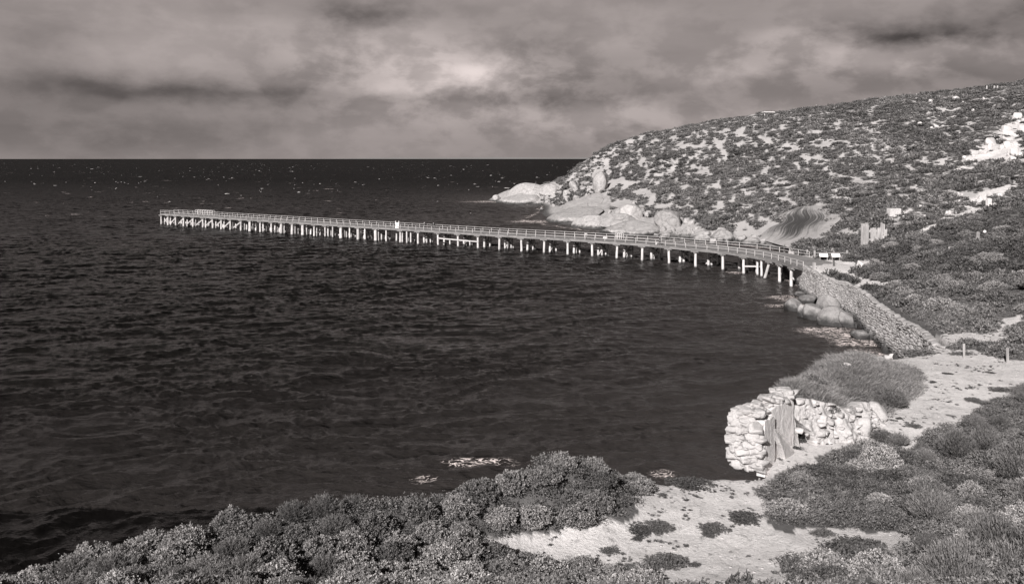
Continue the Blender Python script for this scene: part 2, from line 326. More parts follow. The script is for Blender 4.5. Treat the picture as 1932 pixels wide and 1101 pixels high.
def m_rock(name, base=.36, sc=1.0, streak=False, rot=0.0, wet=True, rough=.8, wob=.30):
    m, t = mat(name); g = t.n('ShaderNodeNewGeometry').outputs['Position']; ob = t.n('ShaderNodeTexCoord').outputs['Object']
    rnd = t.n('ShaderNodeObjectInfo').outputs['Random']
    off = t.n('ShaderNodeVectorMath', operation='ADD', ins={0: g, 1: t.n('ShaderNodeCombineXYZ', ins={0: t.m('MULTIPLY', rnd, 40)}).outputs[0]}).outputs[0]
    a = t.noise(off, .8 * sc, 7, .62, .4); b = t.noise(off, 5 * sc, 6, .65); c = t.noise(off, 26 * sc, 4, .6)
    v = t.m('ADD', base, t.m('MULTIPLY', t.m('SUBTRACT', a, .5), wob)); v = t.m('ADD', v, t.m('MULTIPLY', t.m('SUBTRACT', b, .5), wob * .8)); v = t.m('ADD', v, t.m('MULTIPLY', t.m('SUBTRACT', c, .5), wob * .5))
    v = t.m('MULTIPLY', v, t.ramp(rnd, 0, 1, .82, 1.12, False))
    h = t.m('ADD', t.m('MULTIPLY', a, .8), t.m('ADD', t.m('MULTIPLY', b, .25), t.m('MULTIPLY', c, .08)))
    if name == 'granite':
        wv = t.n('ShaderNodeVectorMath', operation='MULTIPLY_ADD', ins={0: t.n('ShaderNodeTexNoise', ins={'Vector': off, 'Scale': .5, 'Detail': 4}).outputs['Color'], 1: (2.5, 2.5, 2.5), 2: off}).outputs[0]
        ck = t.ramp(t.n('ShaderNodeTexVoronoi', feature='DISTANCE_TO_EDGE', ins={'Vector': t.mapping(wv, (1, .6, 1.3)), 'Scale': .17}).outputs[0], .0, .016, 0, 1)
        v = t.m('MULTIPLY', v, t.m('ADD', .74, t.m('MULTIPLY', ck, .26))); h = t.m('ADD', h, t.m('MULTIPLY', ck, .5))
        lich = t.ramp(t.noise(off, 1.7, 7, .7), .56, .66, 1, .55); v = t.m('MULTIPLY', v, lich)
    if streak:
        # long mineral water stains running down the face
        su = t.n('ShaderNodeAttribute', attribute_name='su').outputs['Fac']; sv = t.n('ShaderNodeAttribute', attribute_name='sv').outputs['Fac']
        uv = t.n('ShaderNodeCombineXYZ', ins={0: t.m('ADD', su, t.m('MULTIPLY', t.m('SINE', t.m('MULTIPLY', sv, 3.6)), .10)), 1: sv}).outputs[0]
        sA = t.noise(t.mapping(uv, (38, 1.6, 1)), 1.0, 8, .72); sB = t.noise(t.mapping(uv, (4, 2.2, 1)), 1.0, 4, .6)
        rx = t.m('DIVIDE', t.m('SUBTRACT', su, .36), .52); ry = t.m('DIVIDE', t.m('SUBTRACT', sv, .45), .55); rad = t.m('SUBTRACT', 1.0, t.m('SQRT', t.m('ADD', t.m('MULTIPLY', rx, rx), t.m('MULTIPLY', ry, ry))))
        reg = t.m('ADD', rad, t.m('MULTIPLY', t.m('SUBTRACT', sB, .5), 1.1))
        dark = t.m('MULTIPLY', t.ramp(t.m('SUBTRACT', sA, t.m('MULTIPLY', reg, .30)), .26, .58, 1, 0), t.ramp(reg, -.15, .45))
        v = t.mixf(t.m('MULTIPLY', dark, .95), v, .035)
    if wet:
        z = t.n('ShaderNodeSeparateXYZ', ins={0: g}).outputs[2]
        v = t.m('MULTIPLY', v, t.ramp(t.m('ADD', z, t.m('MULTIPLY', a, 1.2)), .9, 1.9, .16, 1))
    return finish(m, t, t.grey(v), rough, bump(t, h, .8, .18))
def m_leaf(name, v, var=.6, objvar=.5, rough=.6, trans=.25):
    m, t = mat(name); isl = t.n('ShaderNodeNewGeometry').outputs['Random Per Island']; rnd = t.n('ShaderNodeObjectInfo').outputs['Random']
    tone = t.n('ShaderNodeAttribute', attribute_name='tone').outputs['Fac']
    a = t.m('MULTIPLY', v, t.ramp(isl, 0, 1, 1 - var, 1 + var, False)); a = t.m('MULTIPLY', a, t.ramp(rnd, 0, 1, 1 - objvar, 1 + objvar, False))
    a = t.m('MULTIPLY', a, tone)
    b = t.n('ShaderNodeBsdfPrincipled', ins={'Base Color': t.grey(a), 'Roughness': rough, 'Specular IOR Level': .25})
    tr = t.n('ShaderNodeBsdfTranslucent', ins={'Color': t.grey(a)})
    mx = t.n('ShaderNodeMixShader', ins={0: trans, 1: b.outputs[0], 2: tr.outputs[0]})
    t.n('ShaderNodeOutputMaterial', ins={0: mx}); return m
def m_wood(name, base=.4, wet=True, grain=(1, 1, .08), amp=.3):
    m, t = mat(name); g = t.n('ShaderNodeNewGeometry').outputs['Position']
    isl = t.n('ShaderNodeNewGeometry').outputs['Random Per Island']
    a = t.noise(t.mapping(g, grain), 9, 5, .65); b = t.noise(g, .6, 4, .6)
    v = t.m('ADD', base, t.m('MULTIPLY', t.m('SUBTRACT', a, .5), amp)); v = t.m('ADD', v, t.m('MULTIPLY', t.m('SUBTRACT', b, .5), amp)); v = t.m('MULTIPLY', v, t.ramp(isl, 0, 1, .8, 1.15, False))
    if wet:
        z = t.n('ShaderNodeSeparateXYZ', ins={0: g}).outputs[2]
        v = t.m('MULTIPLY', v, t.ramp(t.m('ADD', z, t.m('MULTIPLY', b, .8)), .45, .85, .10, 1))
    return finish(m, t, t.grey(v), .85, bump(t, a, .6, .03))
def m_plain(name, v, rough=.6, metal=0, var=.15, tint=None):
    m, t = mat(name); g = t.n('ShaderNodeNewGeometry').outputs['Position']; a = t.noise(g, 6, 5, .6)
    c = t.m('MULTIPLY', v, t.ramp(a, .3, .7, 1 - var, 1 + var, False))
    return finish(m, t, t.grey(c) if tint is None else t.grey(c, tint), rough, bump(t, a, .2, .02), .3, {'Metallic': metal})
def m_water():
    m, t = mat('sea_water'); pos = t.n('ShaderNodeNewGeometry').outputs['Position']
    sp = t.n('ShaderNodeSeparateXYZ', ins={0: pos}); Y = sp.outputs[1]
    r1 = t.noise(t.mapping(pos, (.55, 1, 1), (0, 0, .22)), .75, 5, .6, .3); r2 = t.noise(t.mapping(pos, (.6, 1, 1), (0, 0, -.3)), 2.6, 4, .6, .2)
    big = t.noise(t.mapping(pos, (.35, 1, 1), (0, 0, .12)), .02, 4, .6); wind = t.noise(t.mapping(pos, (.3, 1, 1), (0, 0, .2)), .008, 5, .65)
    farb = t.noise(t.mapping(pos, (.35, 1, 1), (0, 0, .12)), .16, 4, .6)
    h = t.m('ADD', t.m('MULTIPLY', r1, .55), t.m('MULTIPLY', r2, .16)); h = t.m('ADD', h, t.m('MULTIPLY', farb, 1.6))
    h = t.m('MULTIPLY', h, t.ramp(wind, .3, .7, .75, 1.2))
    nrm0 = bump(t, h, 1.0, .75)
    c1 = t.n('ShaderNodeTexNoise', ins={'Vector': t.mapping(pos, (.6, 1, 1), (0, 0, .15)), 'Scale': 1.3, 'Detail': 5, 'Roughness': .65}).outputs['Color']
    sl_ = t.n('ShaderNodeVectorMath', operation='SUBTRACT', ins={0: c1, 1: (.5, .5, .5)}).outputs[0]
    k_ = t.m('MULTIPLY', t.ramp(Y, 40, 700, .5, 1.1, False), t.ramp(wind, .3, .7, .75, 1.25))
    sl2 = t.n('ShaderNodeVectorMath', operation='MULTIPLY', ins={0: sl_, 1: (1, 1.2, 0)}).outputs[0]
    sl3 = t.nt.nodes.new('ShaderNodeVectorMath'); sl3.operation = 'SCALE'; t.put(sl3.inputs[0], sl2); t.put(sl3.inputs[3], k_)
    nrm = t.n('ShaderNodeVectorMath', operation='NORMALIZE', ins={0: t.n('ShaderNodeVectorMath', operation='ADD', ins={0: nrm0, 1: sl3.outputs[0]}).outputs[0]}).outputs[0]
    # whitecaps out at sea, foam where the swell meets rock and wall
    vn = t.noise(t.mapping(pos, (.16, .5, 1), (0, 0, .1)), .30, 5, .7); gate = t.noise(t.mapping(pos, (.6, 1, 1)), .02, 3, .6)
    cap = t.m('MULTIPLY', t.ramp(vn, .64, .67), t.m('MULTIPLY', t.ramp(gate, .45, .6), t.ramp(Y, 260, 420)))
    foam = t.n('ShaderNodeAttribute', attribute_name='foam').outputs['Fac']; fn = t.noise(t.mapping(pos, (.6, 1, 1)), 1.8, 8, .75, 1.2)
    vor = t.n('ShaderNodeTexVoronoi', feature='DISTANCE_TO_EDGE', ins={'Vector': t.n('ShaderNodeVectorMath', operation='MULTIPLY_ADD', ins={0: t.n('ShaderNodeTexNoise', ins={'Vector': pos, 'Scale': 1.4, 'Detail': 5}).outputs['Color'], 1: (1.6, 1.2, 0), 2: t.mapping(pos, (.55, 1, 1))}).outputs[0], 'Scale': 2.2}).outputs[0]
    lace = t.ramp(vor, t.m('MULTIPLY', foam, .10), t.m('ADD', t.m('MULTIPLY', foam, .17), .002), 1, 0)
    fm = t.m('MULTIPLY', t.m('MULTIPLY', lace, t.ramp(fn, .40, .56)), t.ramp(foam, .12, .45))
    fm = t.m('MAXIMUM', fm, t.ramp(t.m('ADD', t.m('MULTIPLY', foam, .22), fn), .78, .86))
    fmask = t.m('MAXIMUM', cap, fm)
    shal_sheen = t.n('ShaderNodeAttribute', attribute_name='shallow_sheen').outputs['Fac']
    base = t.mixf(shal_sheen, .004, .050)  # paler base near the coast: turbid shallows plus a painted bay sheen
    base = t.mixf(fmask, base, .72)
    b = t.n('ShaderNodeBsdfPrincipled', ins={'Base Color': t.grey(base, (1, .88, .84)), 'Roughness': t.mixf(fmask, t.ramp(Y, 60, 900, .17, .62, False), .8), 'IOR': 1.33, 'Normal': nrm, 'Specular IOR Level': t.ramp(Y, 100, 900, .5, .30, False)})
    t.n('ShaderNodeOutputMaterial', ins={0: b}); return m
MT = m_terrain(); MROCK = m_rock('granite', .33, wob=.42); MSTONE = m_rock('limestone_rubble', .50, 2.2, wet=False, rough=.9, wob=.34); MBANK = m_rock('bank_earth', .46, 2.6, wet=False, rough=.95, wob=.5); MWALL = m_rock('sea_wall_stone', .39, 1.6, wet=True, rough=.9, wob=.42)
MSTREAK = m_rock('streaked_granite', .36, .8, streak=True, wet=False)
MSLABC = m_rock('weathered_render_face', .72, 3.2, wet=False, rough=.9, wob=.5)
LEAF = m_leaf('leafy_foliage', .24, .75); FEATH = m_leaf('feathery_foliage', .17, .5, .3); MATF = m_leaf('mat_foliage', .13, .6, .35); GRASSM = m_leaf('dry_grass', .26, .5, .25); SCRUB = m_leaf('scrub_foliage', .125, .6, .0)
TWIG = m_plain('twig', .05, .9)
PILE = m_wood('pile_timber', .52, True, (1, 1, .12), .6); DECK = m_wood('deck_timber', .20, False, (.5, .5, .5), .12); BEAM = m_wood('beam_timber', .19, False, (1, 1, 1), .2); BRACE = m_wood('brace_timber', .48, True)
RAIL = m_plain('galvanised_rail', .52, .5, .0); POSTW = m_wood('post_timber', .30, False)
# ------------------------------------------------------------------ ground mesh (one sheet, fine near the camera, coarser far off)
def polar(a0, a1, na, r0, r1, nr):
    A = np.linspace(math.radians(a0), math.radians(a1), na); R = np.exp(np.linspace(math.log(r0), math.log(r1), nr))
    AA, RR = np.meshgrid(A, R, indexing='ij'); return np.sin(AA) * RR, np.cos(AA) * RR
def hillnoise(x, z):
    a = x - z * 1.15; b_ = x * .7 + z * 1.5                     # across and along the wind-pruned streaks
    return .84 * fbm(a / .95, b_ / 3.3, 3, 6) + .16 * fbm(a / 9, b_ / 22, 2, 1)
gx, gy = polar(-62, 66, 1150, 5, 1000, 800)
gz = height(gx, gy)
hb = sdist(gx, gy, COAST)
bare, rock = cover(gx, gy, gz)
# pale limestone showing between the scrub of the headland, in streaks that run down the slope
pn = hillnoise(gx, gz); gp = fbm(gx / 40, gy / 40, 3, 2)
ppx, ppy = proj(gx, np.maximum(gy, 5), gz)
dens = .50 + .10 * sstep(1400, 1750, ppx) - .07 * sstep(.5, .75, gp) + .10 * sstep(24, 40, gz) * 0
PALE_FIELD = lambda n, px: n
pale = sstep(.38, .56, pn) * (gy > 170)
gmesh = mesh_np('ground', np.stack([gx, gy, gz], -1).reshape(-1, 3), grid_faces(*gx.shape)[:, ::-1], MT, True,
                {'bare': bare.ravel(), 'rock': rock.ravel(), 'pale': pale.ravel()})
g = link(bpy.data.objects.new('ground', gmesh)); tag(g, kind='structure', label='pale sandy bench, cliff and headland slope')
# ------------------------------------------------------------------ sea
wx, wy = polar(-64, 62, 1500, 26, 1200, 1100)
wz = np.zeros_like(wx); r2 = np.random.default_rng(3)
def wavesum(x, y):
    z = 0
    wxn = x + (fbm(x / 14, y / 14, 2, 1) - .5) * 9; wyn = y + (fbm(x / 11, y / 11, 2, 3) - .5) * 7
    for i in range(46):
        lam = .75 * (9 / .75) ** ((i / 45.0) ** 1.3); th = math.radians(97) + r2.normal() * .5; k = 2 * math.pi / lam
        ph = k * (math.cos(th) * wxn + math.sin(th) * wyn) + r2.random() * 6.28
        z = z + .0128 * lam ** .56 * (1 - np.abs(np.sin(ph / 2)) * 2 if i % 2 else np.sin(ph))
    return z
wz = wavesum(wx, wy) * (.65 + .7 * fbm(wx / 30, wy / 30, 2, 5)) * (1 - sstep(350, 1100, np.hypot(wx, wy)))
calm = sstep(-2, 40, wx) * sstep(150, 60, wy) * 0
wz = wz * (1 - .5 * sstep(-10, 30, wx) * (wy < 170))
dW = sdist(wx, wy, COAST)
FOAMS = [(*onz(905, 868), 2.3, .9), (*onz(800, 902), .9, .6), (*onz(1530, 565), 4.5, 1.5), (*onz(1490, 575), 3.5, 1.3), (*onz(1560, 622), 3.5, 2), (*onz(1590, 632), 3.5, 2.2), (*onz(1620, 645), 3, 2.2), (*onz(1645, 668), 2.5, 3), (*onz(1480, 560), 3, 2),
         (*onz(1386, 513), 1.6, 1.5), (*onz(1005, 417), 8, 6), (*onz(935, 380), 16, 8), (*onz(1250, 890), .9, .8)]
foam = .62 * (1 - sstep(0, 2.6, -dW)) * sstep(.3, .6, fbm(wx / 4, wy / 4, 3, 2)) * (wx > 3) * (dW < .6)
for fx, fy, rx, ry in FOAMS: foam = np.maximum(foam, np.exp(-((wx - fx) / rx) ** 2 - ((wy - fy) / ry) ** 2))
shal_sheen = np.exp(np.minimum(dW, 0) / 30) * (wy > 55) * .8
wme = mesh_np('sea', np.stack([wx, wy, wz], -1).reshape(-1, 3), grid_faces(*wx.shape)[:, ::-1], m_water(), True, {'foam': foam.ravel(), 'shallow_sheen': shal_sheen.ravel()})
sea = link(bpy.data.objects.new('sea', wme)); tag(sea, kind='structure', label='dark rippled sea filling the bay')
ox, oy = polar(-70, 70, 60, 1195, 42000, 60)
ome = mesh_np('open_sea', np.stack([ox, oy, np.full_like(ox, -.02)], -1).reshape(-1, 3), grid_faces(*ox.shape)[:, ::-1], wme.materials[0], True, {'foam': np.zeros(ox.size), 'shallow_sheen': np.zeros(ox.size)})
tag(link(bpy.data.objects.new('sea_horizon', ome)), kind='structure', label='open sea out to the horizon')
def whitecaps():
    r = np.random.default_rng(21); V0, F0 = ICO[2]; Vs = []; Fs = []; nb = 0; n_ = 0
    while n_ < 520:
        Y = 230 * (5200 / 230) ** r.random(); X = r.uniform(-.62, .62) * Y
        if sdist(np.array([X]), np.array([Y]), COAST)[0] > -6 or r.random() > (.06 if Y < 420 else .3 if Y < 700 else 1) * float(sstep(.38, .62, fbm(np.array([X / 90]), np.array([Y / 160]), 3, 2))[0]): continue
        k = (Y / 1100) ** .3; w_ = (.25 + 1.6 * r.random() ** 4) * (2.2 if r.random() < .10 else 1) * k; V = V0 * (1 + r.normal(size=(len(V0), 1)) * .25) * np.array([w_, .5 * k, r.uniform(.07, .2) * k]) + np.array([X, Y, .10])
        V[:, 1] += (V[:, 0] - X) * .25; Vs.append(V); Fs.append(F0 + nb); nb += len(V); n_ += 1
    o = link(bpy.data.objects.new('foam_crests', mesh_np('foam_crests', np.concatenate(Vs), np.concatenate(Fs), m_plain('sea_foam', .55, .8), True))); tag(o, 'scattered white wave crests far out on the dark sea', kind='stuff')
# faint low coast far across the gulf, haze put into its grey
n = 160; ux = np.linspace(-9000, 6500, n); hh_ = 55 * sstep(-9000, -3500, ux) * (.55 + .9 * fbm(ux / 1800, ux * 0, 3, 1)) * (1 - .3 * sstep(2000, 6500, ux)); hh_[0] = hh_[-1] = 0
Vf = np.concatenate([np.stack([ux, np.full(n, 39000.), np.full(n, -5.)], -1), np.stack([ux, np.full(n, 39600.), hh_ * 1.0 + 8], -1), np.stack([ux, np.full(n, 41000.), np.full(n, -5.)], -1)])
fc = mesh_np('far_coast', Vf, grid_faces(3, n), m_plain('hazy_land', .24), True); tag(link(bpy.data.objects.new('far_coast', fc)), kind='structure', label='low coast on the horizon')

# ------------------------------------------------------------------ rocks
def ico(sub):
    bm = bmesh.new(); bmesh.ops.create_icosphere(bm, subdivisions=sub, radius=1); V = np.array([v.co[:] for v in bm.verts]); Fc = np.array([[v.index for v in f.verts] for f in bm.faces]); bm.free(); return V, Fc
ICO = {k: ico(k) for k in (2, 3, 4, 5)}
def rock_np(sub, seed, rough=.25, cuts=5, boxy=.0, detail=.05):
    V, Fc = ICO[sub]; V = V.copy(); r = np.random.default_rng(seed)
    if boxy: V = np.sign(V) * np.abs(V) ** (1 - boxy); 
    V = V * (1 + (noise3(V + seed * 1.7, 1.1, seed) - .5)[:, None] * rough * 2.6)
    for _ in range(cuts):
        nn = r.normal(size=3); nn /= np.linalg.norm(nn); dd = r.uniform(.55, .85); s = V @ nn; ex = np.maximum(s - dd, 0); V -= nn * (ex * .85)[:, None]
    V = V * (1 + (noise3(V + seed, 5.0, seed + 1) - .5)[:, None] * detail * 2)
    return V, Fc
def hull_np(seed, n_=16, box=.35, sc=(1, 1, 1)):
    r = np.random.default_rng(seed); V = r.normal(size=(n_, 3)); V /= np.linalg.norm(V, axis=1)[:, None]; V = np.sign(V) * np.abs(V) ** (1 - box) * r.uniform(.8, 1, (n_, 1)); V = V / np.abs(V).max(0)
    bm = bmesh.new(); [bm.verts.new(p * np.array(sc)) for p in V]; g_ = bmesh.ops.convex_hull(bm, input=bm.verts); bmesh.ops.delete(bm, geom=[v for v in bm.verts if not v.link_faces], context='VERTS')
    bmesh.ops.bevel(bm, geom=bm.edges[:], offset=.05, segments=1, affect='EDGES'); bmesh.ops.triangulate(bm, faces=bm.faces[:]); bmesh.ops.subdivide_edges(bm, edges=bm.edges[:], cuts=1, use_grid_fill=True); bmesh.ops.triangulate(bm, faces=bm.faces[:])
    bm.verts.index_update(); W_ = np.array([v.co[:] for v in bm.verts]); Fc = np.array([[v.index for v in f.verts] for f in bm.faces]); bm.free(); W_ = W_ * (1 + (noise3(W_ + seed, 3.0, seed) - .5) * .05)[:, None]; return W_, Fc
ROCKS = {}
whitecaps()
for kk, (sub, n_, rg, ct, bx_) in {'dome': (5, 4, .20, 5, 0), 'boulder': (5, 6, .24, 9, .1), 'block': (3, 6, .2, 10, .3)}.items():
    ROCKS[kk] = []
    for i in range(n_):
        V, Fc = hull_np(300 + i, 20, .3) if kk == 'block' else rock_np(sub, 11 + i * 7 + len(kk), rg, ct, bx_, .02 if kk == 'dome' else .045); V = V / np.abs(V).max(0)
        ROCKS[kk].append(mesh_np('rock_' + kk, V, Fc, MROCK, kk != 'block'))
def rock_at(px, pyb, wpx, hpx, kind, label, name='boulder', cat='boulder', depth=None, group=None, deep=1.0, rz=None, sink=.2, Y=None, tilt=0, mt=None, i=None):
    g_ = ground(px, pyb) if Y is None else Vector(P(px, pyb, Y))
    wd = wpx * g_.y / F / 2; ht = hpx * g_.y / F
    me = random.choice(ROCKS[kind]) if i is None else ROCKS[kind][i]
    o = bpy.data.objects.new(name, me); dp = wd * deep
    sink = {'dome': .8, 'boulder': .4}.get(kind, sink); full = ht * (1 + sink) / 2
    o.scale = (wd, dp, full); o.location = (g_.x, g_.y + dp * .55, g_.z + ht - full); o.rotation_euler = (0, tilt, random.uniform(-.35, .35) if rz is None else rz)
    link(o); tag(o, label, cat, group)
    if mt:
        o.material_slots[0].link = 'OBJECT'; o.material_slots[0].material = mt
    return o
R = rock_at
GR = 'granite boulders at the foot of the sea wall'; MGSH = m_rock('granite_shade_tone', .22, 1.2, wob=.32)  # darker granite: the boulders' own shade is put into the base colour
MROCKSH = [MGSH]
R(1500, 586, 38, 22, 'dome', 'low wet boulder awash farthest out from the foot of the sea wall', group=GR, mt=MGSH)
R(1524, 574, 40, 20, 'boulder', 'squat boulder tucked against the corner of the sea wall under the jetty', group=GR, mt=MGSH)
R(1519, 596, 26, 22, 'boulder', 'small rounded boulder at the left end of the wall-foot pile', group=GR, mt=MGSH)
R(1567, 590, 50, 34, 'dome', 'pale rounded boulder uppermost in the pile below the sea wall', group=GR, mt=MGSH, tilt=-.15)
R(1538, 601, 42, 30, 'boulder', 'grey boulder leaning between two larger ones at the water below the wall', group=GR, mt=MGSH, tilt=-.3)
R(1580, 614, 66, 34, 'dome', 'largest smooth boulder of the pile below the sea wall', group=GR, mt=MGSH, tilt=-.25, i=1)
R(1603, 617, 32, 32, 'boulder', 'tall narrow boulder jammed against the bulge of the sea wall', group=GR, mt=MGSH, tilt=-.3)
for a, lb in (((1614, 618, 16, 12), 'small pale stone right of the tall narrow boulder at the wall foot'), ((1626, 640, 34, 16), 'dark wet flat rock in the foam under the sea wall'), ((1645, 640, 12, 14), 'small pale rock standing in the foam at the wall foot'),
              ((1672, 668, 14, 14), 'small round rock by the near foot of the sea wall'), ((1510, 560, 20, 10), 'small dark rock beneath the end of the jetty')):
    R(*a, 'boulder', lb, name='rock', cat='rock', group='small rocks at the foot of the sea wall', mt=MGSH)
# headland shore
GS = 'granite domes along the headland shore'
for a, k, lb, kw in [((1000, 374, 100, 29), 'dome', 'big bright domed rock at the outer tip of the headland', dict(i=0)), ((985, 384, 90, 20), 'dome', 'long low rock shelf below the bright dome at the tip', {}), ((937, 379, 16, 12), 'boulder', 'small dark round rock standing in the sea off the tip', {}),
              ((1040, 366, 50, 18), 'dome', 'pale sloping rock joining the dome to the scrub slope', {}), ((1135, 361, 32, 38), 'boulder', 'tall pale boulder perched alone on the scrub slope', dict(deep=1.2)), ((1150, 330, 12, 10), 'boulder', 'small pale rock just above the tall perched boulder', {}),
              ((1085, 418, 120, 20), 'dome', 'broad smooth granite slab sloping into the sea', dict(deep=1.6, tilt=-.25, i=2)), ((1120, 431, 90, 24), 'dome', 'rounded slab with a cleft in front of the broad slope', dict(tilt=-.1)), ((1170, 428, 90, 24), 'dome', 'pale whaleback rock behind the jetty rail', {}),
              ((1192, 416, 44, 32), 'boulder', 'upright rounded boulder where the slabs meet the scrub', {}), ((1195, 443, 120, 25), 'dome', 'wide low dome with a dark stained hollow at the waterline', dict(i=3)), ((1262, 432, 52, 36), 'boulder', 'blocky fractured outcrop beside the stained dome', {}),
              ((1365, 455, 46, 22), 'dome', 'smooth oval boulder among the rubble behind the jetty', {}), ((1325, 456, 40, 14), 'dome', 'flat grey boulder at the water left of the oval one', {}), ((1418, 462, 40, 12), 'dome', 'low pale rock plate below the streaked cliff', {})]:
    R(*a, k, lb, cat='boulder', group=GS, **kw)
rb = np.random.default_rng(12)
def scatter_rocks(poly, num, s0, s1, label, group, kind='block'):
    xs = [p[0] for p in poly]; ys = [p[1] for p in poly]; c = 0
    while c < num:
        px = rb.uniform(min(xs), max(xs)); py = rb.uniform(min(ys), max(ys))
        if not inpoly(np.array([px]), np.array([py]), poly)[0]: continue
        s = s0 * (s1 / s0) ** (rb.random() ** 1.8)
        R(px, py, s, s * rb.uniform(.55, .85), kind, label, name='rock', cat='rock', group=group, rz=rb.uniform(0, 6), sink=.5); c += 1
scatter_rocks([(1228, 452), (1240, 425), (1262, 405), (1290, 415), (1345, 437), (1435, 452), (1500, 462), (1500, 470), (1330, 461)], 75, 6, 22, 'broken pale rock in the rubble shore behind the jetty', 'rubble blocks along the shore behind the jetty')
scatter_rocks([(1010, 390), (1030, 362), (1100, 345), (1130, 352), (1115, 368), (1060, 388), (1020, 398)], 55, 5, 18, 'pale tumbled rock between the tip of the headland and the scrub', 'tumbled rocks near the headland tip')
scatter_rocks([(1140, 400), (1180, 382), (1250, 395), (1285, 410), (1240, 420), (1160, 410)], 18, 6, 16, 'pale rock lying where the granite slabs run up into scrub', 'rocks above the granite slabs')
def scatter_pale(poly, num, s0, s1, label, group):
    a0 = len(S.objects); scatter_rocks(poly, num, s0, s1, label, group)
    for o in S.objects:
        if o.get('group') == group: o.material_slots[0].link = 'OBJECT'; o.material_slots[0].material = MSTONE
scatter_pale([(1800, 320), (1835, 285), (1870, 262), (1932, 215), (1932, 300), (1870, 320)], 26, 6, 26, 'pale limestone ledge block in the bare scar high at the right edge', 'limestone blocks of the upper right scar')
scatter_pale([(1720, 240), (1760, 190), (1830, 185), (1880, 165), (1850, 215), (1780, 250)], 22, 4, 13, 'small pale rock showing through scrub near the ridge at upper right', 'pale rocks near the ridge')
scatter_pale([(1700, 410), (1760, 380), (1900, 340), (1932, 360), (1850, 390), (1740, 430)], 24, 4, 13, 'small pale stone along the sandy scars above the gully', 'pale stones along the sandy scars')
# the streaked wave-shaped granite face
def streak_rock():
    nt, ns = 90, 110; tt = np.linspace(0, 1, nt); ss = np.linspace(0, 1, ns)
    LE = np.array([(1482, 398), (1474, 408), (1470, 420), (1452, 430), (1432, 440), (1424, 452)], float); RE = np.array([(1548, 386), (1572, 398), (1580, 412), (1572, 430), (1545, 452), (1478, 470)], float); LE[:, 0] += [0, -4, 3, -6, 4, -2]; RE[:, 0] += [2, -5, 8, -4, 12, 10]
    kt = np.linspace(0, 1, 6); l = np.stack([np.interp(tt, kt, LE[:, i]) for i in (0, 1)], -1); r_ = np.stack([np.interp(tt, kt, RE[:, i]) for i in (0, 1)], -1)
    l[:, 0] += (fbm(tt * 5, tt * 0, 3, 1) - .5) * 16; r_[:, 0] += (fbm(tt * 5 + 5, tt * 0, 3, 2) - .5) * 30
    for a in (l, r_):
        for i in (0, 1): a[:, i] = np.convolve(np.pad(a[:, i], 6, 'edge'), np.ones(13) / 13, 'valid')
    px = l[:, None, 0] * (1 - ss) + r_[:, None, 0] * ss; py = l[:, None, 1] * (1 - ss) + r_[:, None, 1] * ss - 6 * np.sin(ss * math.pi) * (1 - tt[:, None]); T = tt[:, None] + 0 * ss; Sx = ss[None] + 0 * T
    # depth of the slope behind, smoothed, then the slab stands proud of it: lip at the top left, hollow below the lip
    Yg = np.array([[ground(a, b, 150, 420).y for a, b in zip(px[i, ::10], py[i, ::10])] for i in range(0, nt, 8)]); c0 = np.c_[np.ones(Yg.size), px[::8, ::10].ravel(), py[::8, ::10].ravel(), (px[::8, ::10].ravel() * py[::8, ::10].ravel())]
    co = np.linalg.lstsq(c0, Yg.ravel(), rcond=None)[0]; Y = co[0] + co[1] * px + co[2] * py + co[3] * px * py
    ed = np.minimum(np.minimum(T, 1 - T) * 1.2, np.minimum(Sx, 1 - Sx)); Y = Y - 2.2 * np.clip(ed / .16, 0, 1) ** .6 + 1.7 * np.exp(-((T - .42) / .22) ** 2 - ((Sx - .35) / .35) ** 2) - 2.2 * np.exp(-((T - .1) / .12) ** 2 - ((Sx - .25) / .3) ** 2) - .2
    Y = Y + (fbm(Sx * 3, T * 3, 4, 5) - .5) * 1.8 + 6 * (ed < .004)
    V = np.stack([(px - CX) / F * Y, Y, HC - (py - HY) / F * Y], -1); c = V.reshape(-1, 3).mean(0)
    me = mesh_np('streaked_cliff', V.reshape(-1, 3) - c, grid_faces(nt, ns), MSTREAK, True, {'su': Sx.ravel(), 'sv': T.ravel()})
    o = link(bpy.data.objects.new('streaked_cliff', me)); o.location = c
    tag(o, 'curved granite face with dark streaks running down it behind the jetty root', 'rock face')
streak_rock()

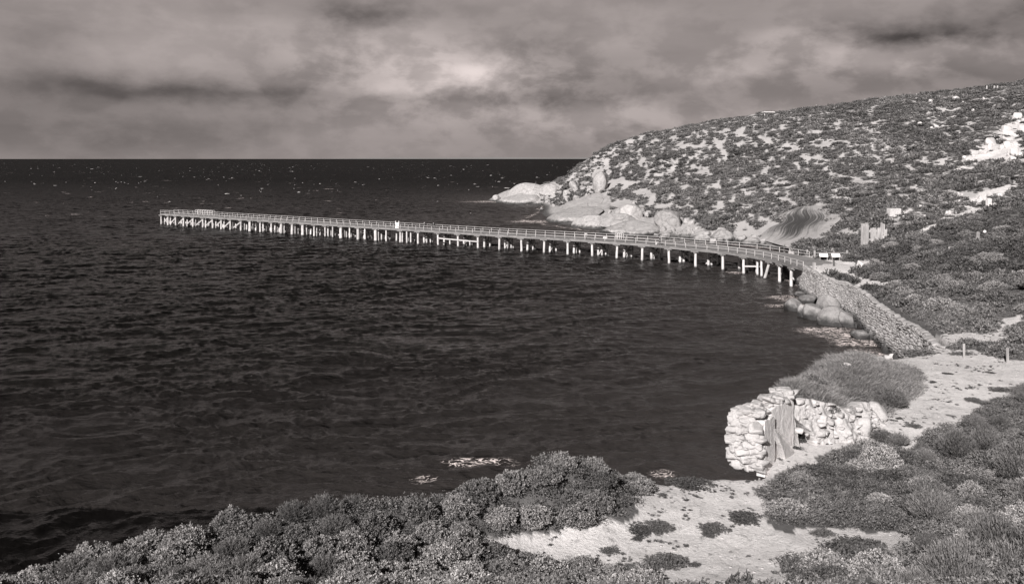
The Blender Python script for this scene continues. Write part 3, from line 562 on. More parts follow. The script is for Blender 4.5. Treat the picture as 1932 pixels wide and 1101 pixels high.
# ------------------------------------------------------------------ stone sea wall
def resample(poly, step):
    p = np.array(poly, float); s = np.r_[0, np.cumsum(np.hypot(*np.diff(p, axis=0).T))]; n_ = int(s[-1] / step) + 1; q = np.linspace(0, s[-1], n_)
    # smooth corner rounding
    out = np.stack([np.interp(q, s, p[:, i]) for i in range(p.shape[1])], -1); kz = max(3, int(3.0 / step) | 1); pad = np.pad(out, ((kz // 2, kz // 2), (0, 0)), 'edge')
    sm = np.stack([np.convolve(pad[:, i], np.ones(kz) / kz, 'valid') for i in range(p.shape[1])], -1); sm[0] = out[0]; sm[-1] = out[-1]
    e = np.minimum(np.arange(n_), np.arange(n_)[::-1])[:, None] / kz; return sm * np.clip(e, 0, 1) + out * (1 - np.clip(e, 0, 1)), q
def stone_field(s, h, ch, wl, seed):
    """dry stone courses: outward bulge for a point s metres along, h metres up"""
    r = np.random.default_rng(seed); T = r.random((400, 600)); hw = h + (fbm(s / 1.9, h / 1.5 + 3, 3, 2) - .5) * ch * 3.0 + np.sin(h / ch * 2.1) * ch * .16
    c = np.floor(hw / ch).astype(int); fh = hw / ch - c
    so_ = s / wl + T[c % 400, 7] * 9; so_ = so_ + .30 * np.sin(so_ * 5.1 + c); ci = np.floor(so_).astype(int); fs = so_ - ci
    rr = T[c % 400, ci % 600]
    e = np.minimum(np.minimum(fs, 1 - fs) * wl / ch * .9, np.minimum(fh, 1 - fh)); b = np.clip((e - .035) / .20, 0, 1) ** .5
    return b, rr
def sea_wall():
    P_, q = resample([(42.5, 79.0), (40.6, 79.2)] + WALL_TOP, .06); n_ = len(P_); H = np.linspace(0, 1, 100)
    tg = np.gradient(P_, axis=0); tg /= np.linalg.norm(tg, axis=1)[:, None]; nr = np.stack([-tg[:, 1], tg[:, 0]], -1)   # seaward
    Q, HH = np.meshgrid(q, H, indexing='ij')
    ztop = 4.0 + .6 * (1 - sstep(0, 30, q)) - .5 * (1 - sstep(0, 4, q)) + (fbm(q / 1.1, q * 0, 3, 1) - .5) * .35; zz = -.9 + (ztop[:, None] + .9) * HH
    b, rr = stone_field(Q, zz, .23, .40, 4); b2, rr2 = stone_field(Q + 50, zz, .30, .46, 9); big = (Q < 36) * 1.0; b = np.where(big > 0, b2, b); rr = np.where(big > 0, rr2, rr)
    batter = (1 - HH) ** 1.1 * 1.1
    rag = (fbm(Q / 2.2, zz / 1.5, 3, 2) - .5) * .5
    out = batter + b * (.13 + .13 * rr + .07 * big) + rag + (fbm(Q * 3, zz * 3, 2, 1) - .5) * .10
    X = P_[:, 0][:, None] + nr[:, 0][:, None] * out; Y = P_[:, 1][:, None] + nr[:, 1][:, None] * out
    # crest row of stones and a short return into the ground
    V = [np.stack([X, Y, zz + (rr - .5) * .10 * (HH > .97)], -1)]
    for k, (bk, dz) in enumerate(((.2, .05), (.45, .03), (.7, -.5))):
        cb, cr = stone_field(q + k * 3.3, q * 0 + .13 + k * .31, .3, .45, 8)
        V.append(np.stack([P_[:, 0] - nr[:, 0] * bk, P_[:, 1] - nr[:, 1] * bk, ztop + dz + .08 * cb * cr], -1)[:, None])
    V = np.concatenate(V, 1); root = empty('sea_wall', (*P_[n_ // 2], 0)); L = Vector(root.location)
    me = mesh_np('stone_courses', V.reshape(-1, 3) - np.array(L), grid_faces(V.shape[0], V.shape[1])[:, ::-1], MWALL, False); o = link(bpy.data.objects.new('stone_courses', me), root)
    # abutment below the jetty deck: turns the corner away from the sea
    A = [(48.0, 145.8), (48.3, 146.2), (50.2, 158), (54, 176), (58, 188)]; P2, q2 = resample(A, .25); H2 = np.linspace(0, 1, 30); Q2, HH2 = np.meshgrid(q2, H2, indexing='ij'); z2 = -.9 + 4.3 * HH2
    b, rr = stone_field(Q2, z2, .3, .5, 14); tg = np.gradient(P2, axis=0); tg /= np.linalg.norm(tg, axis=1)[:, None]; nr = np.stack([-tg[:, 1], tg[:, 0]], -1); ou = .35 * (1 - HH2) + b * .2
    V2 = np.stack([P2[:, 0][:, None] + nr[:, 0][:, None] * ou, P2[:, 1][:, None] + nr[:, 1][:, None] * ou, z2], -1)
    me = mesh_np('abutment', V2.reshape(-1, 3) - np.array(L), grid_faces(*Q2.shape)[:, ::-1], MWALL, False); link(bpy.data.objects.new('abutment', me), root)
    tag(root, 'long curving dry stone sea wall running from the jetty root towards the sandy bench', 'sea wall')
sea_wall()

# ------------------------------------------------------------------ jetty
NE = [(302, 404.5), (710.7, 430.6), (944, 445.3), (1100, 454.6), (1213.9, 462.6), (1264, 467.6), (1314, 472.4), (1366.8, 477.3), (1407.8, 483.5), (1451, 491), (1476, 497.3), (1516, 509.5)]
ne = [onz(a, b, 3.35) for a, b in NE]; JP, JS = resample(ne, .5)
# keep the long reach straight, round only the bend
JT = np.gradient(JP, axis=0); JT /= np.linalg.norm(JT, axis=1)[:, None]; JN = np.stack([-JT[:, 1], JT[:, 0]], -1)      # landward, away from the camera
Jpx = CX + F * JP[:, 0] / JP[:, 1]; JW = np.interp(Jpx, [302, 950, 1200, 1300, 1366, 1520], [5.0, 5.0, 6.4, 8.0, 9.0, 8.0]); ZD = 3.6
def at_px(px): return float(np.interp(px, Jpx, JS))
def jp(s, off=0, z=ZD):
    x, y = (np.interp(s, JS, JP[:, i]) for i in (0, 1)); nx, ny = (np.interp(s, JS, JN[:, i]) for i in (0, 1)); wd = np.interp(s, JS, JW)
    return Vector((x + nx * off * wd, y + ny * off * wd, z))
def jn(s): return Vector((np.interp(s, JS, JN[:, 0]), np.interp(s, JS, JN[:, 1]), 0)).normalized()
def jt(s): return Vector((np.interp(s, JS, JT[:, 0]), np.interp(s, JS, JT[:, 1]), 0)).normalized()
jetty = empty('jetty', tuple(jp(JS[-1] / 2, .5, 0))); tag(jetty, 'long timber jetty on pale piles reaching out across the bay and bending at its root', 'jetty'); JO = Vector(jetty.location)
class JB(MB):
    def done(s, name, m, parent=None, **k):
        s.v = [tuple(Vector(p) - JO) for p in s.v]; return s.build(name, m, parent or jetty, **k)
def jdeck():
    b = JB(); s = 0.0; tot = JS[-1]; rd = random.Random(4)
    while s < tot:                                             # cross planks, every board its own piece of surface
        e = min(s + .29, tot); z = ZD + rd.uniform(-.012, .012); a0 = rd.uniform(-.01, .01)
        V = [jp(s, a0, z), jp(e, a0, z), jp(e, 1 + a0, z), jp(s, 1 + a0, z)]; V += [v - Vector((0, 0, .09)) for v in V]
        b.add(V, [(0, 1, 2, 3), (7, 6, 5, 4), (0, 4, 5, 1), (2, 6, 7, 3), (1, 5, 6, 2), (3, 7, 4, 0)]); s = e + .015
    b.done('deck', DECK)
    for nm, of in (('edge_beam', .0), ('edge_beam', 1.0), ('girder', .33), ('girder', .66)):
        b = JB(); s = 0
        while s < tot - .1:
            e = min(s + 2.57, tot); o0 = jn(s) * (.08 if of < .5 else -.08)
            for z0, wd, ht in (((ZD + .02, .22, .16), (ZD - .26, .26, .32)) if nm == 'edge_beam' else ((ZD - .3, .26, .34),)): b.bar(jp(s, of, z0) + o0, jp(e, of, z0) + o0, wd, ht)
            s = e + .004
        b.done(nm, BEAM)
jdeck()
PX = [305.6, 318.5, 332.8, 348.1, 366.1, 384.2, 402.5, 419.4, 436.1, 456.3, 473, 492.6, 513.6, 532.5, 553, 572.6, 594.4, 615, 644.7, 677, 709.9, 757, 790.3, 827.4, 865.4, 903, 943.6, 985, 1028.3, 1072.2, 1118.7, 1166, 1213.8, 1263.8, 1314, 1365.6, 1405.5, 1447, 1474, 1496.6]
THICK = {473, 532.5, 553, 572.6, 644.7, 677, 709.9}
piles = []; heads = []; braces = []; darkb = []
for i, px in enumerate(PX):
    s = at_px(px + (8 if px == 1447 else 0)); n_ = jn(s); t_ = jt(s); wd = float(np.interp(s, JS, JW)); r = .25 if px not in THICK else .40; rd = random.Random(i)
    lean = (-2.4 if px == 1447 else 0)
    def pile(off, dz, rr, dt=0, ln=0, zt=ZD - .45):
        top = jp(s, off, zt) + t_ * dt; bot = top + t_ * (rd.uniform(-.12, .12) + ln) + n_ * rd.uniform(-.1, .1); bot.z = -1.2
        b = JB(); b.tube(bot, top, rr * 1.08, rr * .92, 9, .03); piles.append((bot.y, b))
    front = -.32 / wd * 1.0
    pile(front, 0, r, 0, lean * 1.0)
    if px > 780 and px < 1400:
        offs = (.42, .58, .95) if px < 1340 else (.45, .95)
        for o_ in offs: pile(o_, 0, .25, rd.uniform(-.25, .25), rd.uniform(-.3, .3))
        if px < 1340 : pile(.80, 0, .17, .3)
    elif px < 720:
        for o_ in ((.12, .35, .68, 1.0) if i % 3 else (.2, .35, .5, .68, 1.0)): pile(o_, 0, .25, rd.uniform(-.2, .2))
    elif px < 780:
        for o_ in (.05, .35, .6, .8, 1.0): pile(o_, 0, .2, rd.uniform(-.6, .6))
    else:
        for o_ in (.25, .6, .95): pile(o_, 0, .17, rd.uniform(-.1, .5), lean * .7)
    b = JB(); b.bar(jp(s, -.7 / wd, ZD - .62), jp(s, 1.06, ZD - .62), .34, .32)
    b.bar(jp(s, -.55 / wd, ZD - .43) - t_ * .9, jp(s, -.55 / wd, ZD - .43) + t_ * .9, .30, .24)     # corbel over the front pile
    heads.append(b)
    if px < 1400:
        o0, o1 = (.08, .98) if px < 780 else (.40, .97)
        for a_, c_, za, zc in ((o0, o1, 2.7, .75), (o1, o0, 2.7, .75)) if i % 3 != 1 else ((o0, o1, 1.6, 1.6),):
            c = JB(); sh_ = t_ * (.28 if a_ < c_ else -.28); c.bar(jp(s, a_, za) + sh_, jp(s, c_, zc) + sh_, .12, .26, t_); darkb.append(c)
    if px < 600 or 770 < px < 1340 or px in (644.7, 677, 709.9):
        b = JB()
        if px < 460: sp = jp(s, -.2 / wd, ZD - .8) , jp(at_px(PX[i - 1]) if i else s - 3, .15, .7)
        elif px < 620: sp = jp(s, .9, ZD - .8), jp(s, .05, .6)
        else: sp = jp(s, .92, ZD - .85), jp(s, .40, .45)
        b.bar(sp[0], sp[1], .14, .36, t_); braces.append(b)
        b = JB(); b.bar(jp(s, .42 if px > 620 else .1, ZD - .9) + t_ * .2, jp(s, .9, .6) + t_ * .2, .12, .24, t_); braces.append(b)
b = JB(); s0, s1 = at_px(829), at_px(906); b.bar(jp(s0, -.12, 1.95), jp(s1, -.12, 1.75), .2, .26); braces.append(b)
b = JB(); b.bar(jp(at_px(1405), -.05, 1.5), jp(at_px(1424), .5, 1.6), .2, .24); braces.append(b)
for px_, off in ((1386, .35), (1421.5, .1), (1433, .05), (726, .1), (738, .4), (765, .1), (770, .2), (625, .1), (657, .1), (686, .1)):
    s = at_px(px_); b = JB(); p = jp(s, off, ZD - .4); q_ = p.copy(); q_.z = -1.2; b.tube(q_, p, .22, .19, 9, .03); piles.append((p.y, b))
piles.sort(key=lambda a: a[0])
def keep(lst, name, m, cap=100, **k):
    for b in lst[:cap]: b.done(name, m, **k)
    if len(lst) > cap:
        c = JB()
        for b in lst[cap:]: c.add(b.v, b.f)
        tag(c.done(name, m, **k), kind='stuff')
keep(darkb[::-1], 'cross_brace', m_wood('shade_dark_timber', .07, True)); keep([b for _, b in piles], 'pile', PILE, smooth=False); keep(heads[::-1], 'crosshead', BEAM); keep(braces[::-1], 'brace', BRACE)  # cross braces near-black, the shade under the deck put into their colour
posts = []
def rails(off, s0, s1, name):
    b = JB(); k = int((s1 - s0) / 2.57); ss = [s1 - j * (s1 - s0) / k for j in range(k + 1)]
    for a_, c_ in zip(ss[:-1], ss[1:]):
        for z0 in (1.12, .62): b.tube(jp(a_, off, ZD + z0), jp(c_, off, ZD + z0), .036, n=6)
    b.done(name, RAIL)
    for q_ in ss:
        p = JB(); p.bar(jp(q_, off, ZD - .1), jp(q_, off, ZD + 1.15), .07, .07, jt(q_)); posts.append((float(jp(q_, off).y), p))
rails(.012, .1, JS[-1] - .3, 'handrail'); rails(.985, .1, at_px(1450), 'handrail')
pe = JB()
for z0 in (1.12, .62): pe.tube(jp(.1, .012, ZD + z0), jp(.1, .985, ZD + z0), .036, n=6)
pe.done('handrail', RAIL)
posts.sort(key=lambda a: a[0]); keep([p for _, p in posts], 'railing_post', RAIL)
# boat landing frame near the outer end
def frame_at(px0, px1, off, hgt, num, label, nm='landing_rail'):
    s0, s1 = at_px(px0), at_px(px1); o0 = jp((s0 + s1) / 2, off, ZD); b = MB()
    for j in range(num):
        a_ = jp(s0 + (s1 - s0) * j / (num - 1), off, ZD - .1); c_ = jp(s0 + (s1 - s0) * j / (num - 1), off, ZD + hgt); b.tube(a_, c_, .05, n=6)
        a2 = a_ + jn(s0) * 1.0; c2 = c_ + jn(s0) * 1.0; b.tube(a2, c2, .05, n=6); b.tube(c_, c2, .04, n=6)
    for z0 in (hgt, hgt * .55):
        b.tube(jp(s0, off, ZD + z0), jp(s1, off, ZD + z0), .045, n=6)
        b.tube(jp(s0, off, ZD + z0) + jn(s0), jp(s1, off, ZD + z0) + jn(s0), .045, n=6)
    b.tube(jp(s0, off, ZD + hgt * .55) + jn(s0), jp(s1, off, ZD + hgt), .04, n=6)
    o = b.build(nm, RAIL, off=tuple(o0)); tag(o, label, 'landing rail')
frame_at(345, 377, .9, 1.5, 8, 'pale railed landing frame near the outer end of the jetty')
frame_at(1133, 1144, 1.0, 1.35, 4, 'short ladder rail on the far side of the jetty near the standing fisher')

# white cabinet sign on deck
def deck_sign():
    s = at_px(746.5); c = jp(s, .12, ZD); r_ = empty('sign_frame', tuple(c), math.atan2(jt(s).y, jt(s).x)); W_ = m_plain('white_paint', .82, .5)
    for sx in (-.55, .55):
        b = MB(); b.box((sx, 0, .95), (.14, .14, 1.9)); b.build('post', W_, r_, bevel=.01)
    b = MB(); b.box((0, -.1, 1.05), (.95, .06, .75)); b.build('board', W_, r_, bevel=.01)
    b = MB(); b.box((.05, -.12, .35), (.7, .5, .55)); b.build('base_box', W_, r_, bevel=.02)
    tag(r_, 'white board and box between two posts on the jetty deck', 'sign')
deck_sign()

# ------------------------------------------------------------------ people on the deck
def skin(name, pts, edges, rad, m, parent, sub=1, root=0):
    me = bpy.data.meshes.new(name); me.from_pydata(pts, edges, []); o = bpy.data.objects.new(name, me); link(o, parent); me.materials.append(m)
    bm = bmesh.new(); bm.from_mesh(me); bm.verts.layers.skin.verify(); bm.to_mesh(me); bm.free()
    md = o.modifiers.new('s', 'SKIN'); md.use_smooth_shade = True
    sv = me.skin_vertices[0].data
    for i, r in enumerate(rad): sv[i].radius = (r, r) if not isinstance(r, tuple) else r; sv[i].use_root = (i == root)
    sm = o.modifiers.new('d', 'SUBSURF'); sm.levels = sub; sm.render_levels = sub
    return o
SKINM = m_plain('skin', .38, .6, 0, .05)
def person(px, off, rz, label, coat, legs, hgt=1.72, arms='down', stride=.1):
    s = at_px(px); c = jp(s, off, ZD + .01); r_ = empty('person', tuple(c), rz); k = hgt / 1.72
    pts = [(0, 0, .95), (0, -.01, 1.2), (0, 0, 1.42), (0, 0, 1.50), (0, -.02, 1.60), (0, -.02, 1.70)]; rad = [(.15, .11), (.15, .11), (.15, .10), (.055, .055), (.085, .10), (.06, .07)]
    E = [(0, 1), (1, 2), (2, 3), (3, 4), (4, 5)]
    hand = []
    for sx in (-1, 1):
        b = len(pts); st = stride * sx
        pts += [(sx * .10, 0, .88), (sx * .11, -.03 + st * .5, .48), (sx * .12, st, .07), (sx * .13, st - .16, .035)]; rad += [.085, .058, .042, .035]; E += [(0, b), (b, b + 1), (b + 1, b + 2), (b + 2, b + 3)]
        b = len(pts)
        if arms == 'fwd': el_, wr = (sx * .24, -.08, 1.16), (sx * .12, -.32, 1.18)
        elif arms == 'rail': el_, wr = (sx * .26, -.16, 1.18), (sx * .22, -.40, 1.10)
        else: el_, wr = (sx * .25, .02, 1.14), (sx * .25, -.06, .88)
        pts += [(sx * .19, 0, 1.40), el_, wr]; rad += [.055, .043, .030]; E += [(2, b), (b, b + 1), (b + 1, b + 2)]; hand.append((b + 2, wr, el_))
    for hb_, wr, el_ in hand:
        d = (Vector(wr) - Vector(el_)).normalized(); sd = d.cross(Vector((0, 1, .2))).normalized(); pb = len(pts); pts.append(tuple(Vector(wr) + d * .08)); rad.append((.035, .018)); E.append((hb_, pb))
        for j in range(5):
            if j < 4: a_ = Vector(wr) + d * .10 + sd * (j - 1.5) * .022; e_ = a_ + d * (.075 - .01 * abs(j - 1.3)) ; src = pb
            else: a_ = Vector(wr) + d * .05 + sd * .045; e_ = a_ + d * .04 + sd * .02; src = hb_
            b = len(pts); pts += [tuple(a_), tuple(e_)]; rad += [.009, .008]; E += [(src, b), (b, b + 1)]
    P_ = [tuple(Vector(p) * k) for p in pts]; body = skin('body', P_, E, rad, SKINM, r_)
    cm = m_plain('coat_cloth', coat, .9); lm = m_plain('trouser_cloth', legs, .9)
    ids = [0, 1, 2]; cpts = [P_[i] for i in ids]; cr = [(.215, .16), (.22, .165), (.20, .14)]; ce = [(0, 1), (1, 2)]
    for h_ in hand:
        b = len(cpts); w_ = h_[0]; cpts += [P_[w_ - 2], P_[w_ - 1], P_[w_]]; cr += [.09, .075, .055]; ce += [(2, b), (b, b + 1), (b + 1, b + 2)]
    skin('coat', cpts, ce, cr, cm, r_)
    lp = [P_[0]]; lr = [(.19, .14)]; le = []
    for b0 in (6, 13): b = len(lp); lp += [P_[b0], P_[b0 + 1], P_[b0 + 2]]; lr += [.12, .09, .075]; le += [(0, b), (b, b + 1), (b + 1, b + 2)]
    skin('trousers', lp, le, lr, lm, r_)
    hv, hf = ICO[3]; hv = hv.copy() * np.array([.088, .105, .10]) * k; hv[:, 2] = np.maximum(hv[:, 2], -.02); hv += np.array([0, .0, 1.665]) * k
    link(bpy.data.objects.new('hair', mesh_np('hair', hv, hf, m_plain('dark_hair', .02, .8), True)), r_)
    fm = MB(); fm.box((0, -.125 * k, 1.60 * k), (.02, .03, .04)); fm.box((.035 * k, -.112 * k, 1.63 * k), (.022, .012, .012)); fm.box((-.035 * k, -.112 * k, 1.63 * k), (.022, .012, .012)); fm.box((0, -.112 * k, 1.565 * k), (.045, .01, .01)); fm.build('face', m_plain('face_detail', .12, .7), r_)
    tag(r_, label, 'person', 'people on the jetty'); return r_
person(782, .75, 2.4, 'person in grey standing at the far rail just right of the white sign', .10, .05, 1.8, 'rail')
person(797, .85, 2.8, 'person in black at the far rail, outer-end side of the jetty', .02, .02, 1.7)
person(1101, .18, .6, 'person bending arms forward in pale clothes at the near jetty rail', .45, .25, 1.7, 'fwd')
person(1189.5, .25, 1.2, 'person in black jacket walking along the middle of the jetty', .02, .03, 1.75, 'down', .2)
person(1236, .22, 4.4, 'person in dark clothes nearest the shore carrying a pale bag', .02, .015, 1.72, 'down', .22)
def small_bag(px, off, d, label, nm, cat):
    s = at_px(px); c = jp(s, off, ZD + .012); b = MB(); b.box((0, 0, d[2] / 2), d, jit=.03); b.box((0, 0, d[2] + .03), (d[0] * .5, .04, .05))
    o = b.build(nm, m_plain('pale_plastic', .6, .5), bevel=.03); o.location = c; o.rotation_euler = (0, 0, .7); tag(o, label, cat)
small_bag(1230.5, .2, (.45, .3, .5), 'pale bag on the deck beside the person nearest the shore', 'bag', 'bag')
small_bag(1114, .96, (.6, .35, .4), 'pale box on the far edge of the jetty deck', 'fishing_box', 'box')
small_bag(1119, .9, (.4, .35, .45), 'smaller white bucket-like box right of the pale box', 'fishing_box', 'box')

# ------------------------------------------------------------------ posts, signs and relics ashore
def post(px, py, hpx, wd, label, group=None, nm='post', top=True, m=None):
    g_ = ground(px, py); h_ = hpx * g_.y / F; b = MB(); b.box((0, 0, h_ / 2 - .1), (wd, wd, h_ + .2), jit=wd * .06)
    o = b.build(nm, m or POSTW, bevel=.012); o.location = g_; o.rotation_euler = (random.uniform(-.02, .02), random.uniform(-.03, .03), random.random()); tag(o, label, 'post', group); return g_, h_
GP = 'timber posts along the sandy bench'
post(1733.5, 668, 35, .15, 'timber post in front of the near end of the stone wall', GP); post(1818.7, 675, 27, .14, 'timber post on the sand between the wall end and the frame edge', GP); post(1901, 684, 28, .15, 'timber post on the bench close to the right frame edge', GP)
GQ = 'timber posts around the signs at the jetty root'
post(1536, 511, 15, .42, 'thick stubby post at the landward end of the jetty rail', GQ); 
fp = []
for px, py, h_, lb in ((1523, 482, 11, 'leftmost short fence post behind the two info boards'), (1537, 488, 15, 'fence post just left of the info boards'), (1598, 488, 16, 'fence post right of the info boards against the scrub')):
    fp.append(post(px, py, h_, .26, lb, GQ))
b = MB()
for (a_, ha), (c_, hc) in zip(fp[:-1], fp[1:]): b.tube(a_ + Vector((0, 0, ha * .7)), c_ + Vector((0, 0, hc * .7)), .04, n=6); b.tube(a_ + Vector((0, 0, ha * .4)), c_ + Vector((0, 0, hc * .4)), .03, n=6)
o = b.build('fence_rail', POSTW); tag(o, 'low rails linking the three fence posts behind the info boards', 'fence rail')
post(1573, 502, 13, .24, 'dark post standing in front of the right info board', GQ, m=m_plain('dark_post', .08, .8))
def info(px, py, label):
    g_ = ground(px, py); r_ = empty('info_board', tuple(g_), -.2); Wm = m_plain('sign_white', .8, .5); k = g_.y / F
    for sx in (-.6, .6):
        b = MB(); b.box((sx, 0, .4), (.09, .09, .8)); b.build('leg', POSTW, r_)
    b = MB(); b.box((0, 0, .98), (1.45, .85, .05), Matrix.Rotation(math.radians(38), 3, 'X')); b.build('panel', Wm, r_, bevel=.01)
    b = MB()
    for j in range(4): b.box((-.3 + .02 * j, -.30 + j * .17 - .02, .80 + j * .132 + .0), (.5 - .05 * j, .02, .02), Matrix.Rotation(math.radians(38), 3, 'X'))
    tag(r_, label, 'information board', 'info boards at the jetty root')
info(1554, 492, 'low sloping white info board nearest the jetty'); info(1577, 492, 'low sloping white info board farther right, behind the dark post')
# timber cribbing ruin
def cribbing():
    g_ = ground(1650, 462); D = g_.y; r_ = empty('timber_retaining_wall', tuple(g_), .28); k = D / F; Wd = m_wood('bleached_timber', .36, False, (1, 1, .1), .4)
    rd = random.Random(5); x = -27 * k
    for j in range(11):
        w_ = rd.uniform(3.2, 5.6) * k; hh2 = (35 + rd.uniform(-9, 6) - (0 if j < 7 else (j - 6) * 2.5)) * k; b = MB(); dx = 0
        if j == 3: x += 3 * k
        b.box((x + w_ / 2, rd.uniform(-.12, .12), hh2 / 2 - .1 + (j * .9 * k)), (w_ * rd.uniform(.6, .8), .3, hh2), jit=.09); b.build('plank', Wd, r_); x += w_ + .2 * k
    b = MB(); b.box((-22 * k, .5, 19 * k), (.5, .5, 42 * k), jit=.04); b.box((-14 * k, .4, 20 * k), (.45, .5, 43 * k), jit=.04); b.build('corner_post', Wd, r_)
    b = MB(); b.box((2 * k, .35, 26 * k), (52 * k, .25, .35)); b.box((0, .35, 10 * k), (48 * k, .25, .3)); b.build('waling_beam', Wd, r_)
    tag(r_, 'ruined wall of upright bleached timbers set into the scrub slope', 'timber wall')
cribbing()
def slabs(px, py, wpx, hpx, dp, label, nm, mt_, cat, rz=.2, kids=None, jit=.12):
    g_ = ground(px, py); k = g_.y / F; b = MB(); b.box((0, 0, hpx * k / 2 - .1), (wpx * k, dp, hpx * k + .2), jit=jit); o = b.build(nm, mt_, bevel=.05); o.location = g_; o.rotation_euler = (0, 0, rz); tag(o, label, cat); return g_
CONC = m_plain('weathered_concrete', .5, .9, 0, .3)
slabs(1686, 408, 22, 14, 1.6, 'cracked concrete block on the slope above the timber wall', 'concrete_block', CONC, 'concrete block')
slabs(1805, 474, 26, 7, 1.2, 'flat pale concrete slab lying in the mid slope scrub', 'concrete_slab', CONC, 'concrete slab', .3)
slabs(1627, 503, 16, 10, 1.2, 'pale limestone outcrop at the scrub edge beside the path', 'outcrop', MSTONE, 'rock', .5, jit=.4)
slabs(1845, 458, 6, 21, .5, 'tall leaning timber stump beside the small white ball in the slope scrub', 'timber_stump', POSTW, 'stump', .3, jit=.1)
slabs(1862, 457, 22, 5, 1.0, 'low grey plank platform right of the tall timber stump', 'plank_platform', POSTW, 'platform', -.1)
slabs(1866, 388, 8, 14, .7, 'pale upright stone block high on the slope near the sand scar', 'stone_block', CONC, 'stone block', .2)
g_ = ground(1858, 449); o = bpy.data.objects.new('white_float', mesh_np('float', ICO[3][0] * .26, ICO[3][1], m_plain('float_white', .8, .5), True)); link(o); o.location = g_ + Vector((0, 0, 1.0)); tag(o, 'small white ball float beside the timber stump on the slope', 'float')
def shelter():
    g_ = ground(1450, 219); k = g_.y / F; r_ = empty('lookout_shelter', tuple(g_), .2)
    b = MB(); b.box((0, 0, 7 * k), (22 * k, 2.2, .3)); b.build('roof', m_plain('roof_white', .75, .6), r_)
    for sx in (-8, 0, 8):
        b = MB(); b.box((sx * k, 0, 2.5 * k), (.35, .35, 9 * k)); b.build('leg', CONC, r_)
    tag(r_, 'small pale shelter on the ridge skyline of the headland', 'shelter')
shelter()
for px, lb in ((1862, 'left post of the three on the ridge skyline'), (1876, 'middle post of the three on the ridge skyline'), (1882, 'right post of the three on the ridge skyline')):
    post(px, 170, 8, .3, lb, 'posts on the ridge skyline', m=CONC)

# ------------------------------------------------------------------ ruined masonry at the edge of the bench
A3 = Vector((12.85, 45.6, 0)); B3 = Vector((15.6, 49.2, 0)); ZB = 5.55; 
def stones(vol, num, smin, smax, seed, flat=.6):
    """list of rough stones packed through a box-shaped volume function -> arrays"""
    r = np.random.default_rng(seed); Vs = []; Fs = []; nb = 0
    protos = [hull_np(100 + i, 14 + i, .45) for i in range(8)]
    for j in range(num):
        c, sc = vol(r, j, num); V, Fc = protos[r.integers(8)]; s = r.uniform(smin, smax) * sc; a = r.uniform(0, 6.28); R_ = np.array([[math.cos(a), -math.sin(a), 0], [math.sin(a), math.cos(a), 0], [0, 0, 1]])
        W_ = (V * np.array([s * r.uniform(.8, 1.4), s, s * flat * r.uniform(.7, 1.2)])) @ R_.T + c; Vs.append(W_); Fs.append(Fc + nb); nb += len(V)
    return np.concatenate(Vs), np.concatenate(Fs)
